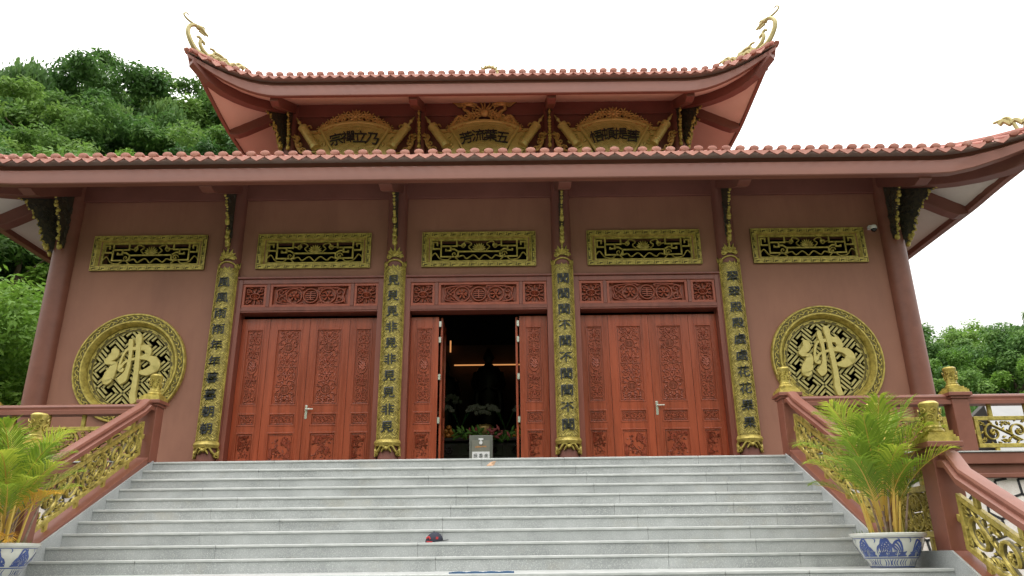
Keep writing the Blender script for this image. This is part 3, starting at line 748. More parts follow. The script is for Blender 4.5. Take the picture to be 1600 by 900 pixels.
# ---- vent windows
def vent(c):
    f = MB(); W, H0, H1 = 1.24, 4.44, 5.25
    for (u0,u1,v0,v1) in ((-W,W,H0,H0+.1),(-W,W,H1-.1,H1),(-W,-W+.1,H0+.101,H1-.101),(W-.1,W,H0+.101,H1-.101)):
        f.box(c+u0,c+u1,-.048,-.001,v0,v1)
    w_ = f.build('vent_window', GOLDK, T); f = MB()
    for q in ((-W,-W+.012,H0,H1),(W-.012,W,H0,H1),(-W+.012,W-.012,H0,H0+.012),(-W+.012,W-.012,H1-.012,H1),(-W+.088,-W+.1,H0+.088,H1-.088),(W-.1,W-.088,H0+.088,H1-.088),(-W+.1,W-.1,H0+.088,H0+.1),(-W+.1,W-.1,H1-.1,H1-.088)): f.box(c+q[0],c+q[1],-.06,-.0485,q[2],q[3])
    # meander on the face
    def mea(a, bb, n, horiz, off):
        for k in range(n):
            t0 = lerp(a,bb,(k+.09)/n); t1 = lerp(a,bb,(k+.91)/n); m = lerp(t0,t1,.5); q = .026
            P = [(t0,-q),(t0,q),(t1,q),(t1,-q*.15),(m,-q*.15)]
            f.bar([(c+x, off+y) for x,y in P] if horiz else [(c+off+y, x) for x,y in P], .0112, .011, lambda u,v,d: (u,-.049-d,v))
            if horiz: f.bar([(c+lerp(t0,t1,.22), off-q), (c+lerp(t0,t1,.98), off-q)], .0112, .011, lambda u,v,d: (u,-.049-d,v))
    mea(-W+.02,W-.02,12,True,H0+.05); mea(-W+.02,W-.02,12,True,H1-.05); mea(H0+.1,H1-.1,3,False,-W+.05); mea(H0+.1,H1-.1,3,False,W-.05)
    # sloped inner reveal
    ou = [(c-W+.1,-.05,H0+.1),(c+W-.1,-.05,H0+.1),(c+W-.1,-.05,H1-.1),(c-W+.1,-.05,H1-.1)]
    i1 = [(c-VW+.012,.03,VH0+.008),(c+VW-.012,.03,VH0+.008),(c+VW-.012,.03,VH1-.008),(c-VW+.012,.03,VH1-.008)]
    i2 = [(x, .06, z) for x,_,z in i1]; o2 = [(x,-.02,z) for x,_,z in ou]
    f.loft([ou, i1], True, False)
    for (u0,u1,v0,v1) in ((-VW+.01,VW-.01,VH0+.01,VH0+.045),(-VW+.01,VW-.01,VH1-.045,VH1-.01),(-VW+.01,-VW+.045,VH0+.046,VH1-.046),(VW-.045,VW-.01,VH0+.046,VH1-.046)):
        f.box(c+u0,c+u1,.032,.08,v0,v1)
    f.build('meander', GOLD, w_)
    l = MB(); zc = (VH0+VH1)/2; hw, hh = VW-.04, (VH1-VH0)/2-.04
    Ml = lambda u, v, d: (c+u*hw, .05-d, zc+v*hh)
    Mn = lambda u, v, d: (c+u, .05-d, zc+v)
    for s in (-1,1):
        for P in ([(0,-.12),(.44,-.12),(.44,-.62),(.80,-.62),(.80,.42),(.60,.42),(.60,-.02),(.70,-.02),(.70,.16)],
                  [(.80,.16),(.97,.16),(.97,.80),(.88,.80),(.88,.5)], [(.60,.42),(.47,.42),(.47,1.0)], [(.80,.42),(.80,1.0)], [(.97,.5),(1.02,.5)], [(.44,-.12),(.52,.12),(.60,.12)]):
            l.bar([(s*u*hw, v*hh) for u,v in P], .017, .022, Mn, .02)
        l.rib(bez([(s*.44*hw,-.95*hh),(s*.55*hw,-.55*hh),(s*.66*hw,-.92*hh),(s*.82*hw,-.8*hh),(s*.92*hw,-.25*hh),(s*1.0*hw,-.55*hh)],6), .014, .022, Mn, .02)
        l.rib(bez([(0,-.9*hh),(s*.12*hw,-.45*hh),(s*.26*hw,-.8*hh),(s*.34*hw,-.5*hh),(s*.44*hw,-.62*hh)],6), .015, .022, Mn, .02)
        l.rib(spiral(s*.52*hw, -.35*hh, .07, 0, 1.2, s, 14), .013, .022, Mn, .02)
        l.rib(bez([(s*.15*hw,.0*hh),(s*.22*hw,.35*hh),(s*.16*hw,.65*hh),(s*.28*hw,.9*hh),(s*.36*hw,.5*hh),(s*.47*hw,.55*hh)],6), .014, .022, Mn, .02)
        l.rib(spiral(s*.33*hw, .45*hh, .06, 1, 1.1, -s, 12), .012, .022, Mn, .02)
        l.leaf(s*.28*hw, .4*hh, PI/2-s*.5, .1, .03, .02, Mn)
    for k in range(9):
        a = lerp(R(20), R(160), k/8); l.leaf(0, -.05*hh, a, .15+.05*math.sin(a), .032, .03, Mn)
    for k in range(5):
        a = lerp(R(40), R(140), k/4); l.leaf(0, -.05*hh, a, .12, .03, .045, Mn)
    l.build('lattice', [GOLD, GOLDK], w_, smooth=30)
for c in VX: vent(c)

# ---- round windows with lattice and big brush character
def medallion(c):
    f = MB(); n = 72; zc = MCZ
    Mp = lambda r, a, d: (c+r*math.cos(a), -d, zc+r*math.sin(a))
    prof = [(1.165,.0),(1.165,.05),(1.15,.075),(1.125,.075),(1.115,.055),(1.005,.055),(.995,.085),(.965,.085),(.95,.06),(.905,.0),(.90,-.05),(.80,-.06),(.80,-.12),(.90,-.14)]
    f.loft([[Mp(r, 2*PI*k/n, d) for k in range(n)] for r, d in prof], True, False)
    w_ = f.build('round_window', GOLD, T, smooth=35)
    f = MB()
    for ra, rb, dd in ((1.008,1.112,.057),(.808,.894,-.057)):
        f.loft([[Mp(ra,2*PI*k/n,dd-.004) for k in range(n)],[Mp(ra,2*PI*k/n,dd+(.0 if dd>0 else .009)) for k in range(n)],[Mp(rb,2*PI*k/n,dd+(.0 if dd>0 else .009)) for k in range(n)],[Mp(rb,2*PI*k/n,dd-.004) for k in range(n)]], True, False)
    f.build('ring_ground', GOLDK, w_); f = MB()
    MC = lambda u, v, d: Mp(1.06+v, u/1.06, .055+d)
    L = 2*PI*1.06; q = 16
    for k in range(q):
        u0 = L*k/q
        f.rib(bez([(u0, -.03),(u0+L/q*.25, .03),(u0+L/q*.5,-.03),(u0+L/q*.75,.03),(u0+L/q,-.03)],5), .012, .018, MC)
        for z in range(4):
            f.leaf(u0+L/q*(z+.5)/4, 0, (.8 if z % 2 else -.8), .07, .02, .012, MC)
        f.rib(spiral(u0+L/q*.5, .015, .03, k, 1.2, 1 if k%2 else -1, 10), .007, .014, MC)
    MI = lambda u, v, d: Mp(.85+v, u/.85, -.055+d)
    q = 22; L = 2*PI*.85
    for k in range(q):
        u0 = L*k/q; z = L/q
        f.bar([(u0+.05*z,-.025),(u0+.05*z,.025),(u0+.95*z,.025),(u0+.95*z,-.005),(u0+.5*z,-.005)], .011, .018, MI)
    f.build('ring_carving', [GOLD, GOLDK], w_, smooth=35)
    l = MB(); Mg = lambda u, v, d: (c+u, .085-d, zc+v)
    fret(Mg, l, lambda x, y: x*x+y*y < .82**2, .078, .0225, .02, PI/4, .82, .03, (.03,.02))
    l.build('lattice', [GOLDL, GOLDK], w_)
    g_ = MB(); MGc = lambda u, v, d: (c+u*.83, .05-d, zc+v*.83)
    def stroke(P, W, h): 
        Q = bez([(p[0],p[1]) for p in P], 8); m = len(Q)-1; nseg = len(P)-1
        ww = []
        for i in range(len(Q)):
            t = i/m*nseg; k = min(int(t), nseg-1); fr = t-k; fr = fr*fr*(3-2*fr); ww.append(lerp(W[k], W[k+1], fr))
        # rounded caps
        ww[0] *= .55; ww[-1] *= .5
        rings = []
        for i in range(len(Q)):
            a = Q[max(i-1,0)]; bq = Q[min(i+1,len(Q)-1)]; tx, ty = bq[0]-a[0], bq[1]-a[1]; ll = math.hypot(tx,ty) or 1
            nx, ny = -ty/ll, tx/ll; u, v = Q[i]; x = ww[i]*1.06
            rings.append([MGc(u-nx*x,v-ny*x,-.02), MGc(u-nx*x,v-ny*x,h*.7), MGc(u-nx*x*.85,v-ny*x*.85,h), MGc(u+nx*x*.85,v+ny*x*.85,h), MGc(u+nx*x,v+ny*x,h*.7), MGc(u+nx*x,v+ny*x,-.02)])
        g_.loft(rings, True, True)
    stroke([(.085,.88),(.10,.76),(.13,.45),(.165,-.1),(.17,-.5),(.165,-.72),(.215,-.90)], [.05,.085,.062,.065,.07,.08,.075], .052)
    stroke([(-.10,.75),(-.085,.62),(-.05,.3),(-.07,-.05),(-.15,-.27),(-.25,-.34)], [.05,.065,.045,.055,.11,.10], .046)
    stroke([(-.30,-.02),(-.25,.28),(-.16,.46),(.02,.50),(.20,.52),(.34,.50),(.38,.36),(.27,.29)], [.03,.028,.03,.045,.07,.085,.08,.03], .040)
    stroke([(-.16,-.06),(-.26,-.03),(-.20,.10),(-.12,.17),(.1,.24),(.35,.26),(.56,.18),(.60,.02),(.44,-.10),(.24,-.12)], [.05,.06,.03,.03,.035,.06,.10,.12,.10,.05], .043)
    stroke([(-.52,.50),(-.46,.42),(-.46,.32),(-.60,.20),(-.66,.14)], [.05,.10,.10,.075,.05], .046)
    stroke([(-.63,.12),(-.50,.13),(-.42,.09),(-.44,-.02),(-.50,-.18),(-.52,-.30),(-.46,-.38)], [.03,.045,.08,.10,.13,.135,.08], .049)
    g_.build('character', GOLDB, w_, smooth=40)
for s in (-1, 1): medallion(s*MCX)

# ---- doors
def doorbay(c, is_open):
    f = MB(); W = 1.585
    for s in (-1,1):
        x0, x1 = sorted((c+s*W, c+s*(W-.13))); f.box(x0,x1,-.07,.26,0,4.19)
        x0, x1 = sorted((c+s*(W-.035), c+s*(W+.0))); f.box(x0,x1,-.095,-.0705,0,4.19)
    f.box(c-W+.131,c+W-.131,-.068,.26,4.08,4.188); f.box(c-W,c+W,-.11,.05,4.19,4.235)
    f.box(c-W+.131,c+W-.131,-.062,.26,3.44,3.565)
    f.box(c-W+.131,c+W-.131,-.078,-.0625,3.47,3.54)
    for q in (-.90,.90): f.box(c+q-.035,c+q+.035,-.06,.1,3.566,4.079)
    fr = f.build('door_frame', FRAME, T, .008)
    # transom: inner frames and openwork
    for u0,u1 in ((-1.45,-.94),(-.86,.86),(.94,1.45)):
        b = MB(); t = .05
        b.box(c+u0,c+u1,-.045,.02,3.568,3.568+t); b.box(c+u0,c+u1,-.045,.02,4.077-t,4.077); b.box(c+u0,c+u0+t,-.045,.02,3.569+t,4.076-t); b.box(c+u1-t,c+u1,-.045,.02,3.569+t,4.076-t)
        b.box(c+u0+t,c+u1-t,.045,.06,3.57+t,4.075-t)
        Mt = lambda u, v, d: (c+u, .03-d, v)
        v0, v1 = 3.57+t, 4.075-t; a0, a1 = u0+t, u1-t; um = (a0+a1)/2; vm = (v0+v1)/2; hw = (a1-a0)/2
        if hw > .5:
            shou(b, um, vm, .155, Mt, .05)
            for s in (-1,1):
                b.rib(spiral(um+s*.36, vm, .17, PI/2*(1+s), 1.0, s, 20, 1.0), .016, .045, Mt)
                b.rosette(um+s*.36, vm, .12, .05, Mt, 6)
                b.rib(bez([(um+s*.15,vm+.16),(um+s*.3,vm+.19),(um+s*.55,vm+.17),(um+s*.72,vm+.12),(um+s*.70,vm),(um+s*.72,vm-.12),(um+s*.55,vm-.17),(um+s*.3,vm-.19),(um+s*.15,vm-.16)],5), .016, .05, Mt)
                for q in (-1,1):
                    b.rib(spiral(um+s*.62, vm+q*.08, .085, 0, 1.3, s*q, 14), .013, .045, Mt)
                    b.rib(spiral(um+s*.19, vm+q*.17, .055, 0, 1.2, -s*q, 12), .012, .045, Mt)
                    b.leaf(um+s*.5, vm+q*.15, q*.6+(PI if s<0 else 0), .12, .03, .04, Mt); b.leaf(um+s*.75, vm+q*.17, PI/2*(1+s)+q, .1, .03, .04, Mt)
                    b.leaf(um+s*.24, vm+q*.05, q*.5+(PI if s<0 else 0), .1, .025, .04, Mt)
        else:
            b.rib([(um+.10*math.cos(a), vm+.065*math.sin(a)) for a in [2*PI*k/18 for k in range(19)]], .014, .05, Mt)
            b.rosette(um, vm, .075, .05, Mt, 8)
            for k in range(10):
                a = 2*PI*k/10+.3
                b.leaf(um+.10*math.cos(a), vm+.085*math.sin(a), a, .11, .028, .045, Mt)
            for sx in (-1,1):
                for sy in (-1,1):
                    b.rib(spiral(um+sx*.14, vm+sy*.13, .06, 0, 1.3, sx*sy, 14), .012, .045, Mt)
                    b.leaf(um+sx*.05, vm+sy*.17, PI/2-sx*1.2 if sy>0 else -PI/2+sx*1.2, .1, .025, .04, Mt)
        b.build('transom', [WOODC, WOODD], fr, smooth=30)
    # leaves
    def leaf_mesh(x0, x1, M, narrow, seed, handle, wide_open=False):
        g = MB(); Z0, Z1 = .02, 3.36; th = .045
        xm = (x0+x1)/2; st_ = .115 if narrow else .15
        p0, p1 = x0+st_, x1-st_
        def bx(u0,u1,v0,v1,d0=-th,d1=0): g.hull8([M(u0,v0,d1),M(u1,v0,d1),M(u1,v0,d0),M(u0,v0,d0),M(u0,v1,d1),M(u1,v1,d1),M(u1,v1,d0),M(u0,v1,d0)])
        rails = [(Z0,.34),(.94,1.07),(1.33,1.49),(3.13,Z1)]
        bx(x0,p0,Z0,Z1); bx(p1,x1,Z0,Z1)
        for a,b_ in rails: bx(p0+.0005,p1-.0005,a,b_)
        pans = [(.34,.94),(1.07,1.33),(1.49,3.13)]
        for a,b_ in pans:
            bx(p0+.0005,p1-.0005,a+.0005,b_-.0005,-.03,-.018)
            # raised moulding round the panel
            e = .012
            g.bar([(p0+e,a+e),(p1-e,a+e),(p1-e,b_-e),(p0+e,b_-e),(p0+e,a+e)], .014, .008, M, .0)
            g.bar([(p0+.05,a+.05),(p1-.05,a+.05),(p1-.05,b_-.05),(p0+.05,b_-.05),(p0+.05,a+.05)], .006, .012, lambda u,v,d: M(u,v,d-.018), .0)
        lf = g.build('door_leaf', WOOD, T, .004)
        k_ = MB(); MR_ = lambda u, v, d: M(u, v, d-.018)
        q0, q1 = p0+.06, p1-.06; qm = (q0+q1)/2; hw = (q1-q0)/2
        a, b_ = 1.55, 3.07
        if narrow:
            n = 5; hgt = (b_-a)/n
            for k in range(n):
                va = a+k*hgt
                if k == 2: 
                    k_.rib([(qm+hw*.8*math.cos(t), va+hgt/2+hgt*.5*math.sin(t)) for t in [2*PI*z/20 for z in range(21)]], .01, .02, MR_); k_.rosette(qm, va+hgt*.5, hw*.7, .02, MR_, 8)
                    for z in range(6): k_.leaf(qm, va+hgt*(.2+.1*z), PI/2+(z%2-.5)*1.6, .1, .025, .02, MR_)
                else: scrollrow(k_, qm, hw, va, va+hgt, MR_, .018, 1 if k % 2 else -1)
        else:
            hgt = (b_-a)/2
            for hlf in range(2):
                va = a+hlf*hgt
                shou(k_, qm, va+hgt*(.36 if hlf == 0 else .55), hw*.5, MR_, .022)
                zc_ = va+hgt*(.36 if hlf == 0 else .55)
                for t in range(10):
                    an = 2*PI*t/10; k_.leaf(qm+hw*.56*math.cos(an), zc_+hw*.56*math.sin(an), an+.6, hw*.36, hw*.10, .018, MR_)
                lo = zc_-hw*.75; hi = zc_+hw*.75
                m1 = max(0, lo-va); m2 = max(0, va+hgt-hi)
                if m1 > .1: scrollrow(k_, qm, hw, va+.01, lo, MR_, .018)
                if m2 > .1: scrollrow(k_, qm, hw, hi, va+hgt-.01, MR_, .018, -1)
                for s in (-1,1):
                    for q in (-1,1): k_.rib(spiral(qm+s*hw*.8, zc_+q*hw*.45, hw*.2, 0, 1.3, s*q, 12), .007, .018, MR_); 
            k_.bar([(q0,(a+b_)/2),(q1,(a+b_)/2)], .006, .016, MR_)
        vine(k_, q0-.005, q1+.005, 1.125, 1.275, MR_, .014, .006, seed)
        branch_relief(k_, q0, q1, .40, .88, MR_, .016, seed)
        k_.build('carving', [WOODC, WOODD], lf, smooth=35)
        if handle:
            h = MB(); hx = x0+.055 if handle > 0 else x1-.055; d = 1 if handle > 0 else -1
            Mh = lambda u, v, dd: M(hx+u, 1.36+v, dd)
            h.hull8([Mh(-.024,-.15,.0),Mh(.024,-.15,.0),Mh(.024,-.15,.012),Mh(-.024,-.15,.012),Mh(-.024,.13,.0),Mh(.024,.13,.0),Mh(.024,.13,.012),Mh(-.024,.13,.012)])
            h.hull8([Mh(-.012,.03,.012),Mh(.012,.03,.012),Mh(.012,.03,.065),Mh(-.012,.03,.065),Mh(-.012,.054,.012),Mh(.012,.054,.012),Mh(.012,.054,.065),Mh(-.012,.054,.065)])
            e0, e1 = sorted((0, d*.15))
            h.hull8([Mh(e0,.03,.05),Mh(e1,.03,.05),Mh(e1,.03,.066),Mh(e0,.03,.066),Mh(e0,.055,.05),Mh(e1,.055,.05),Mh(e1,.055,.066),Mh(e0,.055,.066)])
            h.build('handle', STEEL, lf, .004)
        return lf
    YL = .15
    Mc = lambda u, v, d: (c+u, YL-d, v)
    e = .003
    leaf_mesh(-1.453,-.853-e, Mc, True, 3, 0); leaf_mesh(.853+e,1.453, Mc, True, 4, 0)
    if not is_open:
        leaf_mesh(-.853+e,-e, Mc, False, 5, 0); leaf_mesh(e,.853-e, Mc, False, 6, 1)
    else:
        for s in (-1,1):
            Mo = lambda u, v, d: (c+s*(.80+.02+d*1.0), YL+.06+u, v)
            lf = leaf_mesh(0, .85, Mo, False, 7, 0)
            h = MB()
            for z in (.12,1.15,2.05,2.85,3.2): x0, x1 = sorted((c+s*.85, c+s*.802)); h = MB(); h.box(x0,x1,YL-.012,YL+.045,z-.06,z+.06); h.build('hinge', STEEL, lf)
            b = MB(); x0, x1 = sorted((c+s*.80, c+s*.852)); 
doorbay(-3.6, False); doorbay(0, True); doorbay(3.6, False)

# ---- couplet boards on the columns
TXT = ['風風雨雨年年暮暮朝朝', '見見見非見非見見非見', '聞聞聞不聞不聞聞不聞', '翠翠殿殿處處花花果果']
for ci, x in enumerate(CX):
    lab = ['leftmost gold couplet board of black characters left of the left closed door', 'gold couplet board between the left closed door and the open doorway',
           'gold couplet board between the open doorway and the right closed door', 'rightmost gold couplet board right of the right closed door'][ci]
    cb = thing('couplet_board', (x,-.22,.7), lab, 'couplet board', 'gold couplet boards on the front columns')
    rr = .222
    Mc = lambda u, v, d: (x+(rr+d)*math.sin(u/rr), -(rr+d)*math.cos(u/rr), v)
    hw = .25
    b = MB(); n = 18; Z0, Z1 = .73, 4.40
    def arc(d, z): return [Mc(lerp(-hw,hw,k/n), z, d) for k in range(n+1)]
    b.loft([arc(.0,Z0)+arc(.016,Z0)[::-1], arc(.0,Z1)+arc(.016,Z1)[::-1]], True, True)
    panel_ = b.build('panel', GOLDM, cb, smooth=40)
    b = MB(); Mg = lambda u, v, d: Mc(u, v, d+.016)
    b.bar([(-hw+.016,Z0),(-hw+.016,Z1)], .014, .02, Mg); b.bar([(hw-.016,Z0),(hw-.016,Z1)], .014, .02, Mg)
    b.build('border', GOLD, cb)
    b = MB()
    fret(lambda u,v,d: Mg(u, v+2.5, d), b, lambda u, v: abs(u) < hw-.025 and Z0+.02 < v+2.5 < Z1-.02, .034, .0095, .012, PI/4, 1.9)
    b.build('fretwork', [GOLD, GOLDK], cb)
    for k, ch in enumerate(TXT[ci]):
        b = MB(); z = 4.07 - k*.344
        put_glyph(b, ch, 0, z, .225, .016, lambda u,v,d: Mc(u, v, .03+d), 0, .009)
        b.build('character', INK, cb)
    # bottom lotus bracket
    b = MB(); zz = .42
    for k in range(9):
        u = lerp(-hw,hw,k/8); v = .60-.16*abs(math.cos(PI*k/8*2))**1.0
    b.loft([arc(.0,.60)+arc(.05,.60)[::-1], arc(.0,.66)+arc(.075,.66)[::-1], arc(.0,.70)+arc(.06,.70)[::-1], arc(0,.728)+arc(.035,.728)[::-1]], True, True)
    for s in (-1,1):
        b.rib(bez([(0,.56),(s*.09,.60),(s*.17,.50),(s*.25,.47),(s*.28,.55)],5), .026, .05, Mc)
        b.rib(spiral(s*.24,.45,.055,PI/2,1.2,s,14), .016, .05, Mc)
        b.leaf(s*.03,.58,-PI/2+s*.5,.13,.03,.05,Mc)
        b.rib(bez([(s*.26,.6),(s*.30,.50),(s*.27,.40)],5), .022, .05, Mc)
    b.dome(0,.55,.045,.07,Mc); b.build('bracket', [GOLD, GOLDK], cb, smooth=35)
    # top ring and leaf crown
    b = MB()
    b.rib([(hw*.86*math.cos(a), 4.40+.14*math.sin(a)) for a in [PI*k/14 for k in range(15)]], .018, .03, Mc)
    for k in range(7):
        a = PI*(k+.5)/7; b.leaf(.14*math.cos(a), 4.30+.04*math.sin(a), a+.3, .10, .03, .035, Mc)
    for s in (-1,1):
        b.rib(spiral(s*.2,4.45,.06,PI/2,1.2,-s,12), .016, .035, Mc); b.leaf(s*.27,4.40,PI/2-s*.2,.18,.03,.03,Mc)
    for k in range(9):
        a = lerp(R(15),R(165),k/8); b.leaf(.05*math.cos(a),4.60,a,.13+.14*math.sin(a)**3,.035,.04,Mc)
    for k in range(5):
        a = lerp(R(45),R(135),k/4); b.leaf(0,4.60,a,.19,.035,.055,Mc)
    for s in (-1,1): b.rib(spiral(s*.12,4.62,.055,0,1.3,s,12), .014, .045, Mc); b.rib(spiral(s*.08,4.72,.04,0,1.3,-s,12), .012, .05, Mc)
    b.dome(0,4.72,.04,.07,Mc); b.dome(0,4.86,.03,.05,Mc)
    b.build('crest', [GOLD, GOLDK], cb, smooth=35)

# ================================================================== ROOFS
def make_roof(Lx, y0, y1, ze, slope, rise, flare, Ls, inx, iny0, iny1, zcap, soff, sp, soffmat, fasc_h, ridge=False, so_=.05, lip=.14):
    yc = (y0+y1)/2; Ly = (y1-y0)/2
    def warp(x, y, z):
        # corner lift and outward flare of the eaves
        ex = Lx-abs(x); ey = Ly-abs(y-yc); s_ = max(ex, ey)
        k = max(0, 1-s_/Ls); k2 = k**2.3
        d = min(ex, ey); fl = flare*k**2.3*math.exp(-max(d,0)*.7)
        if z < ze: z = ze - (ze-z)*(1-.72*k**1.6*math.exp(-max(d,0)*1.2))   # the eave board thins out towards the corner
        return (x + math.copysign(fl, x), y + math.copysign(fl, y-yc), z + rise*k2)
    def top(x, y):
        d = max(0, min(Lx-abs(x), Ly-abs(y-yc)))
        return min(zcap, ze + slope*d + .012*d*d)
    def P(x, y, dz=0): 
        X, Y, Z = warp(x, y, top(x,y)+dz); return (X,Y,Z)
    # base skin: four slopes
    b = MB()
    def slope_grid(fn, nu, nv):
        o = []
        for j in range(nv+1):
            for i in range(nu+1): o.append(fn(-1+2*i/nu, j/nv))
        b.add(o, [(j*(nu+1)+i, j*(nu+1)+i+1, (j+1)*(nu+1)+i+1, (j+1)*(nu+1)+i) for j in range(nv) for i in range(nu)])
    runY = iny0-y0; runX = Lx-inx
    slope_grid(lambda a,t: P(a*lerp(Lx,inx,t), lerp(y0,iny0,t)), 96, 8)
    slope_grid(lambda a,t: P(a*lerp(Lx,inx,t), lerp(y1,iny1,t)), 48, 6)
    for s in (-1,1): slope_grid(lambda a,t: P(s*lerp(Lx,inx,t), yc+a*lerp(Ly,(iny1-iny0)/2,t)), 72, 8)
    rf = b.build('roof', TILED, T, smooth=50)
    # barrel rows
    b = MB()
    def barrel(pf, tmax, r=.062):
        pts = [pf(tmax*k/7) for k in range(8)]; rings = []
        for i,p in enumerate(pts):
            rings.append(p)
        tube = [Vector(p)+Vector((0,0,.02)) for p in pts]
        b.tube(tube, r, 8)
    nx = int(2*Lx/sp); rows = []
    for i in range(nx+1):
        x = -Lx + .5*(2*Lx - nx*sp) + i*sp
        tm = min(runY, (Lx-abs(x))*runY/max(runX,.01)) if abs(x) > inx else runY
        rows.append(x)
        if tm > .1: barrel(lambda d, x=x: P(x, y0+d), tm)
    ny = int(2*Ly/sp); rowy = []
    for i in range(ny+1):
        y = y0 + .5*(2*Ly-ny*sp) + i*sp
        e = min(y-y0, y1-y); rowy.append(y)
        tm = min(runX, e*runX/runY) if e < runY else runX
        if tm > .1:
            for s in (-1,1): barrel(lambda d, y=y, s=s: P(s*(Lx-d), y), tm)
    b.build('barrel_tiles', TILED, rf, smooth=60)
    # eave ends: round caps and drip tiles
    cp = MB(); dr = MB()
    def cap(c, out, along):
        up = Vector((0,0,1)); n = 12; c = Vector(c)
        rings = []
        for rr, oo in ((.090,-.06),(.096,.025),(.085,.04),(.05,.046),(.0,.048)):
            rings.append([c + out*oo + (along*math.cos(2*PI*k/n) + up*(.66*math.sin(2*PI*k/n)))*max(rr,.002) for k in range(n)])
        cp.loft(rings, True, True)
    def drip(c, out, along, hw):
        up = Vector((0,0,1)); c = Vector(c)
        sh = [(-1,.30),(-.97,-.12),(-.72,-.42),(-.35,-.72),(0,-1.0),(.35,-.72),(.72,-.42),(.97,-.12),(1,.30),(.6,.10),(.25,-.02),(0,-.05),(-.25,-.02),(-.6,.10)]
        f0 = [c + along*(u*hw) + up*(v*.118) + out*(.03-.03*(v+1)) for u,v in sh]
        f1 = [p - out*.028 for p in f0]; n = len(sh)
        o = len(dr.v); dr.v += [tuple(p) for p in f0+f1]
        for i in range(n): dr.f.append((o+i, o+(i+1)%n, o+n+(i+1)%n, o+n+i))
        # triangulated front/back (concave top): fan strips between lower rim and upper rim
        low = list(range(0,9)); upi = [0,13,12,11,11,11,10,9,8]
        for i in range(8):
            q = (low[i], low[i+1], upi[i+1], upi[i]); q = tuple(dict.fromkeys(q))
            if len(q) > 2: dr.f.append(tuple(o+k for k in q)); dr.f.append(tuple(o+n+k for k in reversed(q)))
    def along_front(x, y, ax):
        h = .02; 
        a = Vector(P(x-h,y) if ax == 'x' else P(x,y-h)); c = Vector(P(x+h,y) if ax == 'x' else P(x,y+h))
        return (c-a).normalized()
    jr = random.Random(int(Lx*100))
    for x in rows:
        xx = min(max(x,-Lx+.02),Lx-.02); al = along_front(xx, y0, 'x'); out = Vector((al.y,-al.x,0)).normalized()
        p = Vector(P(xx,y0,.040)) + out*.085; cap(p + Vector((0,jr.uniform(-.01,.01),jr.uniform(-.006,.006))), out, al)
        if x + sp*.5 < Lx:
            xm = min(x+sp*.5, Lx-.03); al = along_front(xm, y0, 'x'); out = Vector((al.y,-al.x,0)).normalized()
            drip(Vector(P(xm,y0,-.022)) + out*.125 + Vector((0,0,jr.uniform(-.006,.006))), out, al, sp*.5)
    for y in rowy:
        for s in (-1,1):
            al = along_front(s*Lx, y, 'y'); out = Vector((s*abs(al.y), -s*al.x*(1 if al.y>0 else -1), 0)).normalized()
            cap(Vector(P(s*Lx, y, .06)) + out*.09, out, al)
            if y + sp*.5 < y1: 
                al = along_front(s*Lx, y+sp*.5, 'y'); drip(Vector(P(s*Lx, y+sp*.5, -.02)) + out*.10, out, al, sp*.47)
    cp.build('tile_cap', TILE, rf, smooth=40); dr.build('drip_tile', TILE, rf)
    # hip and top ridges
    b = MB()
    for sx in (-1,1):
        for (ya, yb) in ((y0,iny0),(y1,iny1)):
            pts = [Vector(P(lerp(sx*Lx,sx*inx,t), lerp(ya,yb,t), .04)) for t in [k/20 for k in range(21)]]
            hb = MB(); hb.tube(pts, lambda t: .085, 8); hb.build('hip_ridge', TILED, rf, smooth=40)
    if ridge:
        b.box(-inx-.15,inx+.15,yc-.16,yc+.16,zcap-.1,zcap+.34); b.tube([(-inx-.15,yc,zcap+.38),(inx+.15,yc,zcap+.38)], .14, 8)
        b.build('ridge', TILED, rf, smooth=40)
    # eave board, mortar lip, soffit : swept round the four sides
    path = []
    N = 60
    for i in range(N+1): path.append((-Lx+2*Lx*i/N, y0))
    for i in range(1,N+1): path.append((Lx, y0+2*Ly*i/N))
    for i in range(1,N+1): path.append((Lx-2*Lx*i/N, y1))
    for i in range(1,N): path.append((-Lx, y1-2*Ly*i/N))
    def off(prof, name, m):
        q = MB(); rings = []
        for i,(x,y) in enumerate(path):
            c = Vector(warp(x,y,0)); a = Vector(warp(*path[i-1],0)); e = Vector(warp(*path[(i+1)%len(path)],0))
            d0 = Vector(((c-a).x,(c-a).y,0)).normalized(); d1 = Vector(((e-c).x,(e-c).y,0)).normalized()
            n0 = Vector((d0.y,-d0.x,0)); n1 = Vector((d1.y,-d1.x,0)); mm = (n0+n1); mm.normalize(); k = 1/max(.5, mm.dot(n0))
            rings.append([tuple(Vector((c.x,c.y,0)) + mm*(k*o) + Vector((0,0,warp(x,y,z)[2]))) for o,z in prof])
        rings.append(rings[0])
        q.loft(rings, True, False)
        return q.build(name, m, rf, smooth=30)
    zb = ze - fasc_h      # underside
    f1 = .60*fasc_h
    off([(0,zb),(.014,zb+.02),(.014,zb+f1-.04),(0,zb+f1-.015),(-.05,zb+f1),(-.10,zb+f1+.03),(-.125,zb+f1+.07),(-.13,ze-.05),(-.22,ze-.05),(-.22,ze-.12),(-lip-.02,ze-.12),(-lip-.01,zb+.01),(-lip,zb)], 'eave_board', FASC)
    off([(.03,ze-.055),(.045,ze-.01),(-.18,ze-.01),(-.18,ze-.055)], 'mortar_lip', MORTAR)
    b = MB()
    def sz(x,y):
        d = max(0,min(Lx-abs(x), Ly-abs(y-yc))); X,Y,Z = warp(x,y, zb+so_+.5*d); return (X,Y,Z)
    e = .04; wy0, wx = soff
    slope_s = [((-1,1),'f')]
    n = 64; o = []
